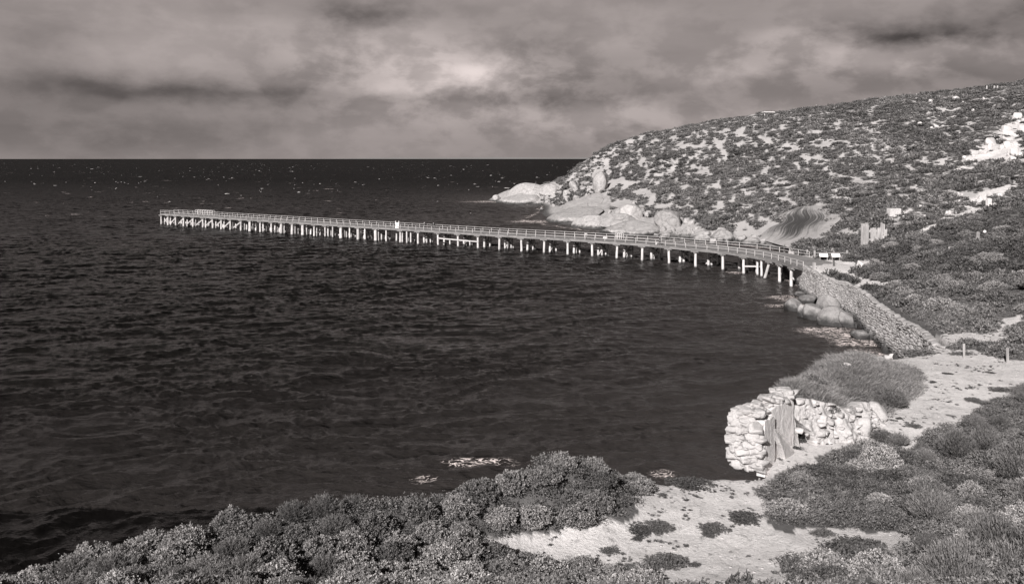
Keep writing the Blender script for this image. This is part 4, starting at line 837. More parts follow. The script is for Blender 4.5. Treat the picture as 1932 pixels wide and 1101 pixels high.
def ruin():
    root = empty('ruined_wall', (*A3.xy, ZB)); O = np.array([A3.x, A3.y, ZB]); t = (B3 - A3).normalized(); nrm = Vector((t.y, -t.x, 0))     # nrm: side facing the path
    L = (B3 - A3).length; H = 3.0; tn = np.array(t); nn = np.array(nrm)
    prof = lambda q: H * (.97 + .03 * math.sin(q * 3)) + .0 * q
    def vol(r, j, n_):
        f = j / n_
        if f < .50:   # end face, laid in courses, bulging out to the sea
            h = (j / (n_ * .50)) * 3.0; acr = r.uniform(-1.35, .0); out = .25 * math.sin(h / 3.0 * 3.1) + .05
            return (O + np.array([0, 0, h + .02]) + nn * acr - tn * (out * (1.2 if acr < -.3 else .9) + r.uniform(-.08, .12)) - nn * .25 * math.sin(h / 3 * 3.1) * (acr < -.8)), 1.0
        if f < .8:   # crest
            q = r.uniform(0, L + .8); return (O + tn * q + nn * r.uniform(-1.2, -.12) + np.array([0, 0, prof(q) + r.uniform(-.1, .12)])), .85
        q = r.uniform(0, L); return (O + tn * q - nn * r.uniform(.9, 1.4) + np.array([0, 0, r.uniform(0, 2.9)])), 1.0
    V, Fc = stones(vol, 300, .20, .40, 3, .55); link(bpy.data.objects.new('stonework', mesh_np('stonework', V - O, Fc, MSTONE, False)), root)
    # hearting behind, so no light leaks through
    b = MB(); b.bar(A3 + t * .1 - nrm * .65 + Vector((0, 0, ZB + 1.35)), B3 - nrm * .65 + Vector((0, 0, ZB + 1.35)), 1.05, 2.9); b.v = [tuple(Vector(p) - Vector(O)) for p in b.v]; b.build('hearting', MSTONE, root)
    # smooth vertical faces: two weathered panels with a step between them
    def panel(q0, q1, out, z0, z1, nm, seed, lowcut=0):
        nu, nv_ = 50, 60; U, Z = np.meshgrid(np.linspace(q0, q1, nu), np.linspace(0, 1, nv_), indexing='ij'); bot = z0 + lowcut * (U - q0) / (q1 - q0); Zz = bot + (z1 + (fbm(U * 3, U * 0, 3, seed) - .5) * .25 - bot) * Z
        D = out + (fbm(U * 1.6 + seed, Zz * .6, 3, seed) - .5) * .05 + (fbm(U * 7 + seed, Zz * 2.5, 3, seed) - .5) * .03
        V = O + U[..., None] * tn + D[..., None] * nn + np.stack([U * 0, U * 0, Zz], -1); V2 = V - nn * (.28 + out)
        Va = np.concatenate([V.reshape(-1, 3), V2.reshape(-1, 3)]); f1 = grid_faces(nu, nv_); i = np.arange(nu * nv_).reshape(nu, nv_); o_ = nu * nv_; sides = []
        for row in (i[0], i[-1], i[:, 0], i[:, -1]): sides.append(np.stack([row[:-1], row[1:], row[1:] + o_, row[:-1] + o_], -1))
        link(bpy.data.objects.new(nm, mesh_np(nm, Va - O, np.concatenate([f1, f1 + o_] + sides), MSLABC, False)), root)
    panel(.0, 1.35, .16, -.3, 2.55, 'render_face', 2); panel(1.36, L + .1, -.02, -.3, 2.85, 'render_face', 5)
    # leaning slab
    sp = [(1.15, 1.95), (1.22, 1.98), (2.5, 1.15), (3.7, .05), (3.5, -.3), (2.5, -.3), (1.9, .75), (1.2, 1.6)]; fr = []; bk = []
    for k_, (q, z) in enumerate(sp):
        w0 = A3 + t * q + Vector((0, 0, ZB + z)); fr.append(w0 + nrm * (.15 if k_ in (0, 1, 7) else .40)); bk.append(w0 + nrm * .12)
    b = MB(); n8 = len(sp); b.add([p - Vector(O) for p in fr + bk], [tuple(range(n8)), tuple(range(n8, 2 * n8))[::-1]] + [(i_, (i_ + 1) % n8, n8 + (i_ + 1) % n8, n8 + i_) for i_ in range(n8)])
    b.build('leaning_slab', MBANK, root)
    tag(root, 'broken pale masonry wall with rough stone end and smooth rendered face at the bench edge', 'ruined wall')
ruin()
def bank():
    """rubble bank carrying the grassy mound, right of the ruin"""
    top = [(15.75, 49.75), (17.6, 50.35), (20.2, 52.0), (21.9, 54.0), (22.6, 55.2)]; Pq, q = resample(top, .05); H = np.linspace(0, 1, 60); Q, HH = np.meshgrid(q, H, indexing='ij')
    tg = np.gradient(Pq, axis=0); tg /= np.linalg.norm(tg, axis=1)[:, None]; nr = np.stack([tg[:, 1], -tg[:, 0]], -1)
    zt = height(Pq[:, 0] + -nr[:, 0] * .7, Pq[:, 1] - nr[:, 1] * .7) + .05; zt = np.maximum(zt, 5.6 + 2.5 * (1 - sstep(0, q[-1] * .55, q)) + 1.35 * sstep(0, q[-1] * .5, q) * (1 - sstep(q[-1] * .75, q[-1], q))); zb = 5.3
    Z = zb + (zt[:, None] - zb) * HH; b, rr = stone_field(Q, Z, .30, .48, 23); w2 = .25 * sstep(.42, .62, fbm(Q / 1.2, Z / 1.0, 3, 3))
    out = (1 - HH) ** .8 * .95 - .25 + (b * (.05 + .24 * rr)) * w2 + (fbm(Q / .9, Z / .8, 4, 6) - .5) * .95 * np.minimum(1, q / 1.0)[:, None] + (fbm(Q / .22, Z / .2, 3, 1) - .5) * .09
    hole = sstep(0, .25, .95 - np.abs(Q - .2 - (6.6 - Z) * .35) * 1.6 - np.maximum(Z - 6.3, 0) * 1.2) * (Q > .02); out = out - hole * 1.5
    V = np.stack([Pq[:, 0][:, None] + nr[:, 0][:, None] * out, Pq[:, 1][:, None] + nr[:, 1][:, None] * out, Z], -1)
    back = np.stack([Pq[:, 0] - nr[:, 0] * .9, Pq[:, 1] - nr[:, 1] * .9, zt - .1], -1)[:, None]; V = np.concatenate([V, back], 1)
    O = np.array([18.5, 51, 5.5]); root = empty('rubble_bank', tuple(O))
    def vol(r, j, m_):
        i = int(r.random() * (len(Pq) - 1)); h = r.random() ** 1.3; o_ = (1 - h) ** .8 * .95 - .16; return np.array([Pq[i, 0] + nr[i, 0] * o_, Pq[i, 1] + nr[i, 1] * o_, zb + (zt[i] - zb) * h]), 1.0
    Vs_, Fs_ = stones(vol, 80, .06, .26, 8, .6); tri = grid_faces(V.shape[0], V.shape[1]); tri = np.concatenate([tri[:, :3], tri[:, [0, 2, 3]]]); n0 = V.reshape(-1, 3).shape[0]
    link(bpy.data.objects.new('bank_face', mesh_np('bank_face', np.concatenate([V.reshape(-1, 3), Vs_]) - O, np.concatenate([tri, Fs_ + n0]), MBANK, False)), root)
    V, Fc = rock_np(4, 75, .2, 14, .15, .05); V = V * np.array([.9, .7, .75]) + np.array([22.2, 54.4, 6.0]) - O
    link(bpy.data.objects.new('end_block', mesh_np('end_block', V, Fc, MBANK, False)), root)
    V, Fc = rock_np(4, 78, .2, 12, .1, .05); V = V * np.array([.62, .5, .62]) + np.array([20.6, 51.8, 5.95]) - O
    link(bpy.data.objects.new('end_block', mesh_np('end_block', V, Fc, MSTONE, False)), root)
    tag(root, 'crumbling pale rubble bank under the grassy mound, right of the ruined wall', 'bank')
bank()
# pale rocks showing on cliff edges
for x, y, wd, ht, lb in ((3.9, 44.0, .5, .5, 'pale jagged rock at the cliff edge right of the scrub mound'), (3.1, 43.6, .45, .45, 'pale rock on the crest behind the scrub mound'), (4.7, 44.6, .45, .3, 'small pale rock where the mound meets the path edge'), (-13.2, 33.2, .4, .3, 'pale rock between scrub and sea at far left'), (-9.2, 35.2, .5, .25, 'left pale ledge peeping from the cliff edge scrub'), (-8.2, 35.8, .5, .3, 'right pale ledge peeping from the cliff edge scrub')):
    o = bpy.data.objects.new('rock', ROCKS['block'][int(abs(x) * 10) % 6]); o.scale = (wd, wd * .7, ht); o.location = (x, y, hz(x, y) + ht * .35 + .15); o.rotation_euler = (0, 0, x); link(o); o.material_slots[0].link = 'OBJECT'; o.material_slots[0].material = MSTONE
    tag(o, lb, 'rock', 'pale rocks on the cliff edge')
def edging():
    r = np.random.default_rng(5); k = 0
    for px, py in [(1600, 693), (1612, 690), (1625, 688), (1640, 685), (1652, 683), (1664, 680), (1676, 679), (1688, 676), (1700, 671), (1712, 666), (1722, 663)]:
        R(px, py, r.uniform(12, 18), r.uniform(6, 9), 'block', 'pale flat stone edging the bench between mound and sea wall', name='edging_stone', cat='stone', group='edging stones of the bench', mt=MSTONE)
edging()

# ------------------------------------------------------------------ plants
def quads(C, U, Vv, w_, l_):
    """leaf quads from centres and two direction arrays"""
    a = C - U * w_; b = C + U * w_; c = C + U * w_ * .55 + Vv * l_; d = C - U * w_ * .55 + Vv * l_
    V = np.stack([a, b, c, d], 1).reshape(-1, 3); return V, np.arange(len(V)).reshape(-1, 4)
def unit(a): return a / (np.linalg.norm(a, axis=-1, keepdims=True) + 1e-9)
def dome(r, n_, flat=1.0):
    d = unit(r.normal(size=(n_, 3))); d[:, 2] = np.abs(d[:, 2]) * 1.0; d = unit(d + np.array([0, 0, .05])); return d
def lumps(D, seed, amp): return 1 + (noise3(D + seed * 2.3, 1.6, seed) - .5) * amp
def leafy(seed, ncl=420, per=13, ls=.045, hgt=.75, amp=1.1, jag=.12):
    r = np.random.default_rng(seed); D = dome(r, ncl); R_ = lumps(D, seed, amp)[:, None] * (1 + r.normal(size=(ncl, 1)) * jag * .5); R_ = R_ * (1 + (noise3(D + seed, 4.5, seed + 3)[:, None] - .5) * .9); Cc = D * R_ * np.array([1, 1, hgt])
    C = np.repeat(Cc, per, 0); Dn = np.repeat(D, per, 0); q = unit(Dn * .7 + np.array([0, 0, .35]) + r.normal(size=C.shape) * .75); C = C + q * ls * .5 + r.normal(size=C.shape) * ls * .55
    U = unit(np.cross(q, r.normal(size=C.shape))); k = r.uniform(.7, 1.3, (len(C), 1))
    V1, F1 = quads(C, U, q, ls * .42 * k, ls * 1.2 * k)
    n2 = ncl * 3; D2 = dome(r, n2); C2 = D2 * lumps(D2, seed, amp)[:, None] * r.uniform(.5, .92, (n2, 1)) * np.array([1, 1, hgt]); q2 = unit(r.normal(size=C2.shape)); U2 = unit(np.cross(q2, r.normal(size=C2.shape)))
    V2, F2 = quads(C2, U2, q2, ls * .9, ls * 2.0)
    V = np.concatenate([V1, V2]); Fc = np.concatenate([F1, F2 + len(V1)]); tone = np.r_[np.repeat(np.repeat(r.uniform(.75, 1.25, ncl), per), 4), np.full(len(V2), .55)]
    return V, Fc, tone
def feathery(seed, nst=420, per=20, hgt=.95, spread=.8, bl=.065, bw=.0075):
    r = np.random.default_rng(seed); D = dome(r, nst); D[:, 2] = D[:, 2] * 1.0 + .35; D = unit(D); L = lumps(D, seed, .8) * r.uniform(.8, 1.1, nst)
    C = np.repeat(D * (L * 1)[:, None], per, 0) * np.repeat(r.uniform(.0, 1, 0).tolist() or 1, 1)
    f = r.uniform(.5, 1.0, (nst * per, 1)) ** .8; C = C * f * np.array([spread, spread, hgt]); q = unit(np.repeat(D, per, 0) * 1.0 + np.array([0, 0, .55]) + r.normal(size=C.shape) * .33); C = C + r.normal(size=C.shape) * .022
    U = unit(np.cross(q, r.normal(size=C.shape))); V, Fc = quads(C, U, q, bw * r.uniform(.7, 1.4, (len(C), 1)), bl * r.uniform(.7, 1.3, (len(C), 1)))
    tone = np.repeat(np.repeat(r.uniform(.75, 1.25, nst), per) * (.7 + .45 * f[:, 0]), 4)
    # a few woody stems
    n2 = 30; D2 = dome(r, n2); V2, F2 = quads(np.zeros((n2, 3)), unit(np.cross(D2, r.normal(size=D2.shape))), D2 * np.array([spread, spread, hgt]), .012, .85)
    return np.concatenate([V, V2]), np.concatenate([Fc, F2 + len(V)]), np.r_[tone, np.full(len(V2), .4)]
def grass(seed, n_=420, hgt=.55, w_=.007):
    r = np.random.default_rng(seed); a = r.uniform(0, 6.28, n_); rad = r.random(n_) ** .6 * .5; C = np.stack([np.cos(a) * rad, np.sin(a) * rad, np.zeros(n_)], -1)
    q = unit(np.stack([np.cos(a) * rad * 1.3, np.sin(a) * rad * 1.3, np.ones(n_)], -1) + r.normal(size=(n_, 3)) * .25); U = unit(np.cross(q, r.normal(size=C.shape))); h = hgt * r.uniform(.5, 1.2, (n_, 1))
    m_ = C + q * h * .55; q2 = unit(q + np.stack([np.cos(a), np.sin(a), -.6 + 0 * a], -1) * .5); V1, F1 = quads(C, U, q, w_, h * .55); V2, F2 = quads(m_, U, q2, w_ * .8, h * .5)
    return np.concatenate([V1, V2]), np.concatenate([F1, F2 + len(V1)]), np.repeat(r.uniform(.6, 1.3, 2 * n_), 4)
def twiggy(seed):
    r = np.random.default_rng(seed); A = []; B = []
    def grow(p, d, L, k):
        q = p + d * L; A.append(p); B.append(q)
        if k: 
            for _ in range(3 if k > 1 else 4): grow(p + d * L * r.uniform(.5, 1), unit(d + r.normal(size=3) * .55 + np.array([0, 0, .1])), L * r.uniform(.5, .75), k - 1)
    for _ in range(9): grow(np.zeros(3), unit(np.array([r.normal() * .7, r.normal() * .7, 1.0])), r.uniform(.3, .45), 3)
    A = np.array(A); q = np.array(B) - A; U = unit(np.cross(q, r.normal(size=q.shape))); V, Fc = quads(A, U, q, .007, 1.0); return V, Fc, np.repeat(r.uniform(.6, 1.3, len(A)), 4)
TWIGM = m_leaf('dead_twigs', .30, .4, .2)
def core(V, Fc, tone, me_name, m, hgt=.7, seed=0, r0=.78, tw=True):
    me = mesh_np(me_name, V, Fc, m, False, {'tone': tone}); return me
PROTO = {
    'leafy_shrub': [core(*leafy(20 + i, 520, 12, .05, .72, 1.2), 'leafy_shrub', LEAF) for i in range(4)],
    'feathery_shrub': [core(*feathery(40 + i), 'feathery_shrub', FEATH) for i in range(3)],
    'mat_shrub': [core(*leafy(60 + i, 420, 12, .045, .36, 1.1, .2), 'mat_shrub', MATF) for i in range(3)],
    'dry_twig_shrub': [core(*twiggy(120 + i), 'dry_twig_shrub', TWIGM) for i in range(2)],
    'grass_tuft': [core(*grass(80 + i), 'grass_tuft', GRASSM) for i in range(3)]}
RG = np.random.default_rng(99)
def plant(kind, x, y, s, label, group, zs=None, z=None, mi=None):
    me = PROTO[kind][RG.integers(len(PROTO[kind]))] if mi is None else PROTO[kind][mi]
    o = bpy.data.objects.new(kind, me); zz = hz(x, y) if z is None else z; o.location = (x, y, zz - .06 * s); zs = zs or RG.uniform(.8, 1.15)
    o.scale = (s * RG.uniform(.85, 1.15), s * RG.uniform(.85, 1.15), s * zs); o.rotation_euler = (RG.normal() * .06, RG.normal() * .06, RG.uniform(0, 6.28)); link(o)
    tag(o, label, {'grass_tuft': 'grass tuft'}.get(kind, 'shrub'), group); return o
def pplant(kind, px, py, wpx, label, group, zs=None, up=0):
    g_ = ground(px, py); s = wpx * g_.y / F / 2; return plant(kind, g_.x, g_.y + s * .4, s, label, group, zs, None)
# single plants one can point at
GPP = 'low dark mats on the sand'
for px, py, w_, h_, lb in [(1312, 917, 84, .5, 'long dark mat plant near the sea edge of the sand'), (1252, 935, 18, .6, 'tiny dark tuft right of the big scrub mound'), (1205, 1005, 60, .5, 'dark mat plant left of the sand centre'), (1236, 1001, 60, .5, 'dark mat plant touching the left-centre mat'),
                           (1352, 1004, 56, .55, 'dark mat plant in the middle of the sand'), (1342, 1012, 30, .5, 'small mat just below the middle mat'), (1410, 985, 70, .6, 'dark mat plant near the right edge of the sand, by the scrub'), (1258, 1068, 76, .9, 'round dark cushion bush on the sand by the bottom edge'),
                           (1312, 1068, 24, .6, 'little cushion right of the round dark bush'), (1148, 1042, 34, .6, 'small dark cushion on the lower left of the sand'), (1202, 1018, 26, .5, 'small patch under the left-centre mat'), (1525, 1078, 84, .9, 'round dark bush by the bottom edge right of the sand'),
                           (1560, 1012, 50, .5, 'dark mat plant on the pale strip in the right scrub'), (1640, 1045, 120, .5, 'wide dark mat between two pale patches at lower right'),
                           (1718, 703, 34, .45, 'flat mat plant on the far sand behind the mound, upper one'), (1729, 697, 16, .6, 'round tuft on the far sand behind the upper mat'), (1732, 704, 22, .5, 'flat mat plant on the far sand below the upper one'), (1745, 671, 62, .7, 'dark bush at the foot of the leftmost bench post'),
                           (1820, 670, 44, .5, 'dark bush at the foot of the middle bench post'), (1835, 757, 34, .5, 'dark mat on the sand track near the right scrub'), (1890, 738, 50, .5, 'dark mat at the right end of the sand track'), (1727, 806, 26, .6, 'dark tuft on the narrow track above the right scrub'), (1697, 790, 14, .5, 'tiny tuft above the narrow track'),
                           (1870, 704, 18, .4, 'tiny flat plant on the open sand right'), (1790, 706, 18, .4, 'tiny flat plant on the open sand centre'), (1758, 722, 18, .4, 'tiny flat plant below the others on the open sand'), (1510, 846, 24, .3, 'dried flat plant on the ledge below the ruined wall')]:
    pplant('mat_shrub', px, py, w_, lb, GPP, h_)
pplant('feathery_shrub', 1688, 772, 96, 'large rounded feathery shrub on the right flank of the grassy mound', 'feathery shrubs', .85)
pplant('feathery_shrub', 1545 + 130, 838, 70, 'pale feathery shrub at the top tip of the right scrub below the bank', 'feathery shrubs', .7)
pplant('leafy_shrub', 345, 1042, 84, 'rounded leafy shrub standing up at the cliff edge on the left', 'leafy shrubs', 1.25)
# random thickets, each plant its own object; positions by dart throwing
def darts(x0, x1, y0, y1, rad, test, tries, seed):
    r = np.random.default_rng(seed); X = r.uniform(x0, x1, tries); Y = r.uniform(y0, y1, tries); Z = height(X, Y); ok = test(X, Y, Z); X, Y, Z = X[ok], Y[ok], Z[ok]
    rr = rad(X, Y) if callable(rad) else np.full(len(X), rad); out = []; cell = {}
    for x, y, z, q in zip(X, Y, Z, rr):
        k = (int(x // 3), int(y // 3)); good = True
        for i in (-1, 0, 1):
            for j in (-1, 0, 1):
                for (a, b_) in cell.get((k[0] + i, k[1] + j), ()):
                    if (a - x) ** 2 + (b_ - y) ** 2 < q * q: good = False; break
                if not good: break
            if not good: break
        if good: cell.setdefault(k, []).append((x, y)); out.append((x, y, z))
    return np.array(out)
BWORLD = [tuple(ground(a, b).xy) for a, b in BARE]
def tFG(X, Y, Z):
    px, py = proj(X, Y, Z); d = sdist(X, Y, COAST); b, _ = cover(X, Y, Z)
    ok = (d > .35) & (Z > 3) & ~b & (px > -60) & (px < 1990) & (py < 1190) & (py > 655)
    ok &= (sdist(X, Y, MOUND) < -.9) | (Y > 56)
    db = sdist(X, Y, BWORLD); ok &= db < np.where(px > 1430, -.95, -.45)
    ok &= True & (px > -999)
    near_ruin = sdist(X, Y, [(11.6, 45.2), (12.85, 45.6), (15.6, 49.2), (17.6, 50.2), (20.3, 51.8), (22, 53.9)], False) < 1.5; return ok & ~near_ruin
pts = darts(-20, 45, 22, 72, lambda x, y: .78 + .012 * y, tFG, 26000, 5)
cnt = {}
for x, y, z in pts:
    px, py = proj(x, y, z); u = RG.random(); n_ = float(fbm(np.array([x / 3.5]), np.array([y / 3.5]), 2, 4)[0])
    inm = bool(sdist(np.array([x]), np.array([y]), MOUND)[0] > -1)
    if inm: kind, s, lb, gp_, zs = 'grass_tuft', RG.uniform(.8, 1.2), 'dry grass tuft on the mound above the rubble bank', 'grass tufts on the mound', None
    elif 850 < px < 1240: kind, s, lb, gp_, zs = ('leafy_shrub', RG.uniform(.65, .95), 'grey leafy shrub of central mound', 'leafy shrubs of the central scrub mound', .85)
    elif px <= 850:
        kind = 'feathery_shrub' if (u < .30 or n_ > .60) else 'leafy_shrub'; s = RG.uniform(.6, .95) if kind == 'leafy_shrub' else RG.uniform(.7, 1.0); zs = .9 if kind == 'leafy_shrub' else .8
        lb = 'pale ' + ('leafy' if kind == 'leafy_shrub' else 'feathery') + ' cliff top shrub'; gp_ = ('leafy' if kind == 'leafy_shrub' else 'feathery') + ' shrubs at lower left'
    else:
        kind = 'feathery_shrub' if (px > 1690 and (u < .30 or n_ > .60)) else ('leafy_shrub' if (u < .35 or (px > 1650 and u < .8)) else 'mat_shrub'); s = {'feathery_shrub': RG.uniform(.75, 1.6) if px > 1750 and py > 850 else RG.uniform(.6, 1.0), 'leafy_shrub': RG.uniform(.55, 1.05), 'mat_shrub': RG.uniform(.7, 1.1)}[kind]; zs = {'feathery_shrub': RG.uniform(.8, 1.15), 'leafy_shrub': RG.uniform(.6, 1.1), 'mat_shrub': RG.uniform(.8, 1.2)}[kind]
        lb = {'feathery_shrub': 'feathery shrub on the right slope', 'leafy_shrub': 'leafy shrub on the right slope', 'mat_shrub': 'dark mat shrub on the right slope'}[kind]; gp_ = lb.replace('shrub on', 'shrubs on')
    if not inm and RG.random() < .07: kind, s, zs = 'dry_twig_shrub', RG.uniform(.6, 1.0), 1.0; side = 'left' if px < 1240 else 'right'; lb = 'bare twiggy shrub at lower ' + side; gp_ = 'dead twiggy shrubs at lower ' + side
    cnt[kind] = cnt.get(kind, 0) + 1
    if cnt[kind] > 285: continue
    ed_ = float(sdist(np.array([x]), np.array([y]), COAST)[0]); sz = 'large ' if s > .92 else 'small ' if s < .72 else ''
    where = (' against the sea' if ed_ < 1.8 and px < 1240 else '') + (', near bottom edge' if py > 1020 else '')
    if px < 1240: where += ', ' + ('far left' if px < 220 else 'near the lone tall bush' if px < 400 else 'left of centre' if px < 640 else 'left of the mound' if px < 850 else 'beside the sand')
    elif not inm: where += ', ' + ('by the track' if px < 1560 else 'below the rubble bank' if px < 1720 else 'towards the right edge' if px < 1850 else 'at the right edge')
    plant(kind, x, y, s, sz + lb + where, gp_, zs and zs * RG.uniform(.85, 1.2), z)
print('plants', cnt)
def tBig(X, Y, Z):
    px, py = proj(X, Y, Z); b, k = cover(X, Y, Z); return (sdist(X, Y, COAST) > 3) & ~b & ~k & (px > 1600) & (px < 1990) & (py < 600)
for x, y, z in darts(45, 110, 90, 170, 5.5, tBig, 4000, 51)[:70]:
    px, py = proj(x, y, z); sz = RG.uniform(1.1, 2.2)
    plant('leafy_shrub', x, y, sz, ('very large ' if sz > 1.85 else 'large ' if sz > 1.5 else '') + 'round bush on the gully slope, ' + ('below the timber wall' if px < 1720 else 'below the concrete slab' if px < 1830 else 'near the right edge') + (', high up' if py < 470 else ', low down' if py > 540 else ''), 'rounded bushes on the slope behind the sea wall', .75, z)
# undergrowth and far scrub: nobody could count these
def bake(name, protos, pos, sc, zs, tone, m, label, slant=None):
    Vs = []; Fs = []; Ts = []; nb = 0; r = np.random.default_rng(len(pos)); a = r.uniform(0, 6.28, len(pos)); which = r.integers(0, len(protos), len(pos))
    for k, (V, Fc, T) in enumerate(protos):
        ii = np.where(which == k)[0]
        if not len(ii): continue
        ca, sa = np.cos(a[ii])[:, None], np.sin(a[ii])[:, None]; s = sc[ii][:, None]
        X = (V[None, :, 0] * ca - V[None, :, 1] * sa) * s + pos[ii, 0][:, None]; Y = (V[None, :, 0] * sa + V[None, :, 1] * ca) * s + pos[ii, 1][:, None]; Z = V[None, :, 2] * s * zs[ii][:, None] + pos[ii, 2][:, None]
        Vs.append(np.stack([X, Y, Z], -1).reshape(-1, 3)); n_ = len(V); Fs.append((Fc[None] + (np.arange(len(ii)) * n_)[:, None, None] + nb).reshape(-1, 4)); nb += n_ * len(ii)
        Ts.append((T[None] * tone[ii][:, None]).ravel())
    me = mesh_np(name, np.concatenate(Vs), np.concatenate(Fs), m, False, {'tone': np.concatenate(Ts)}); o = link(bpy.data.objects.new(name, me)); tag(o, label, kind='stuff'); return o
UG = [leafy(200 + i, 40, 7, .07, .55, 1.2) for i in range(3)]
def tUG(X, Y, Z):
    px, py = proj(X, Y, Z); d = sdist(X, Y, COAST); b, _ = cover(X, Y, Z); return (d > .15) & (Z > 3) & ~b & (px > -250) & (px < 2350) & (py < 1330) & (py > 650) & (sdist(X, Y, [(11.6, 45.2), (12.85, 45.6), (15.6, 49.2), (17.6, 50.2), (20.3, 51.8), (22, 53.9)], False) > 1.3) & (sdist(X, Y, BWORLD) < -.12) & ~((sdist(X, Y, MOUND) > 0) & (sdist(X, Y, MOUND) < .3))
u = darts(-24, 60, 17, 76, lambda x, y: .42 + .012 * np.maximum(0, 27 - y), tUG, 95000, 8); r = np.random.default_rng(1); n_ = len(u)
bake('undergrowth', UG, u, r.uniform(.35, .6, n_), r.uniform(.6, 1.0, n_), .6 + .8 * fbm(u[:, 0] / 2, u[:, 1] / 2, 3, 2), m_leaf('undergrowth_leaf', .20, .6, 0), 'low undergrowth between the foreground shrubs')
# grass on the mound
GB = [grass(300 + i, 60, .42, .011) for i in range(3)]
def tM(X, Y, Z): return (sdist(X, Y, MOUND) > -.25)
u = darts(13, 32, 48, 75, .22, tM, 26000, 18); u[:, 2] = height(u[:, 0], u[:, 1]) - .05; n_ = len(u)
bake('mound_grass', GB, u, r.uniform(.7, 1.2, n_), r.uniform(.8, 1.2, n_), .55 + .8 * fbm(u[:, 0] / 2, u[:, 1] / 2, 3, 2), GRASSM, 'dry grass covering the mound').name = 'grass'
# plants creeping onto the mound and hanging over the bank edge
for k_, (x, y) in enumerate([(16.2, 51.2), (17.3, 51.5), (18.3, 51.6), (19.2, 52.2), (20.1, 52.9), (20.9, 53.7), (18.9, 53.6), (21.5, 55.2), (16.6, 53.0), (23.5, 59.5), (20, 58), (22.5, 63), (25.5, 66), (19, 56), (25, 62)]):
    plant(['grass_tuft', 'leafy_shrub', 'mat_shrub'][k_ % 3], x, y, RG.uniform(.45, .8) if k_ % 3 else RG.uniform(1.0, 1.4), ['long grass tuft', 'small leafy shrub', 'small dark mat shrub'][k_ % 3] + (' hanging over the rubble bank edge' if k_ < 7 else ' growing among the dry grass of the mound'), 'plants on the mound and bank edge')
for k_ in range(34):
    while True:
        x = RG.uniform(14.5, 31); y = RG.uniform(51, 74)
        if float(sdist(np.array([x]), np.array([y]), MOUND)[0]) > .3: break
    plant(['leafy_shrub', 'mat_shrub', 'feathery_shrub'][k_ % 3], x, y, RG.uniform(.35, .75), ['low leafy shrub', 'dark low shrub', 'small feathery shrub'][k_ % 3] + ' among the dry grass on the ' + ('front' if y < 60 else 'back') + ' of the mound', 'low shrubs on the grassy mound', RG.uniform(.5, .9))
for k_ in range(12):
    q = k_ / 11; x = 15.9 + 5.6 * q; y = 50.2 + 3.6 * q ** 1.3 + .15; plant('mat_shrub', x, y, RG.uniform(.28, .5), 'small dark plant drooping over the rubble bank crest, ' + ('by the ruined wall' if q < .35 else 'at mid bank' if q < .7 else 'by the end blocks'), 'plants along the bank crest', 1.1)
# sprigs, litter and pebbles on the open sand
def tS(X, Y, Z):
    px, py = proj(X, Y, Z); b, _ = cover(X, Y, Z); return (sdist(X, Y, COAST) > .3) & b & (Y < 95) & (px < 2000) & (py < 1180)
u = darts(-6, 48, 26, 92, .16, tS, 40000, 71); nn_ = fbm(u[:, 0] / 1.6, u[:, 1] / 1.6, 4, 3); edge = (nn_ > .635) & (r.random(len(u)) < .7) | (r.random(len(u)) < .02); sp_ = u[edge]; n_ = len(sp_)
bake('sprigs', [leafy(700 + i, 16, 6, .22, .5, 1.5) for i in range(3)], sp_, r.uniform(.04, .12, n_), r.uniform(.6, 1.0, n_), r.uniform(.8, 2.0, n_), MATF, 'tiny sprigs and dry litter dotting the sand').name = 'leaf_litter'
pb_ = u[(r.random(len(u)) < .16)]; V0, F0 = rock_np(2, 9, .3, 5, .2, .05); sc_ = r.uniform(.02, .07, len(pb_))
Vp = V0[None] * sc_[:, None, None] * np.array([1.2, 1, .6]) + pb_[:, None, :]; Fp = F0[None] + (np.arange(len(pb_)) * len(V0))[:, None, None]
tag(link(bpy.data.objects.new('gravel', mesh_np('gravel', Vp.reshape(-1, 3), Fp.reshape(-1, 3), MSTONE))), 'small pale stones scattered over the sand', kind='stuff')
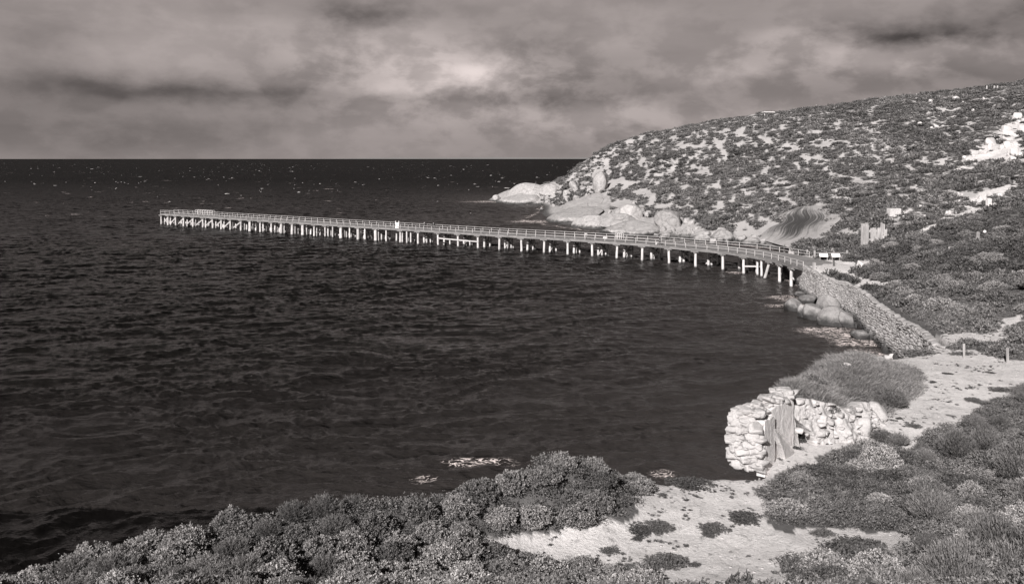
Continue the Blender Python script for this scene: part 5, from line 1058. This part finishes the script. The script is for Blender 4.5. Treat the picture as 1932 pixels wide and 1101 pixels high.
# mid slope scrub
MS = [leafy(400 + i, 60, 8, .10, .62, 1.2) for i in range(4)]
def tMS(X, Y, Z):
    px, py = proj(X, Y, Z); d = sdist(X, Y, COAST); b, k = cover(X, Y, Z); return (d > 1.2) & ~b & ~k & (px > 1480) & (px < 2350) & (Z > 2)
u = darts(36, 150, 70, 172, lambda x, y: .55 + .0035 * y, tMS, 85000, 28); n_ = len(u); tn_ = fbm(u[:, 0] / 7, u[:, 1] / 7, 3, 2)
flat = sstep(120, 95, u[:, 1]) * sstep(75, 60, u[:, 0]); szz = (.55 + 1.2 * r.random(n_) ** 2.2) * (1 - .35 * flat)
u[:, 2] -= .1
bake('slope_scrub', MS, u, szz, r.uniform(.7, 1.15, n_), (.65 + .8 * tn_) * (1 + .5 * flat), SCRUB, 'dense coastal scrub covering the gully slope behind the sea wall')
# headland scrub, in clumps with pale ground between
HS = [leafy(500 + i, 26, 6, .20, .55, 1.3) for i in range(4)]
def tHS(X, Y, Z):
    px, py = proj(X, Y, Z); d = sdist(X, Y, COAST); b, k = cover(X, Y, Z)
    pn_ = hillnoise(X, Z); thr = .512 + .07 * sstep(1450, 1750, px) + .05 * sstep(1190, 1060, px) + .08 * sstep(22, 0, np.abs(Z - 0) * 0 + 99)
    edge = sstep(255, 225, HY - 0) * 0; top = (Z > 34) * .06 + (py > 395) * .04 * (px > 1560)
    gpn = fbm(X / 45, Y / 45, 3, 2)
    return (d > 3) & ~b & ~k & (Z > 1.5) & (pn_ < thr + top + (.5 - gpn) * .10) & (px > 980) & (px < 2080)
u = darts(5, 260, 165, 520, lambda x, y: .78 + .0011 * y, tHS, 260000, 38); n_ = len(u); u[:, 2] -= .15; tn_ = fbm(u[:, 0] / 12, u[:, 1] / 12, 3, 2)
print('scrub', n_)
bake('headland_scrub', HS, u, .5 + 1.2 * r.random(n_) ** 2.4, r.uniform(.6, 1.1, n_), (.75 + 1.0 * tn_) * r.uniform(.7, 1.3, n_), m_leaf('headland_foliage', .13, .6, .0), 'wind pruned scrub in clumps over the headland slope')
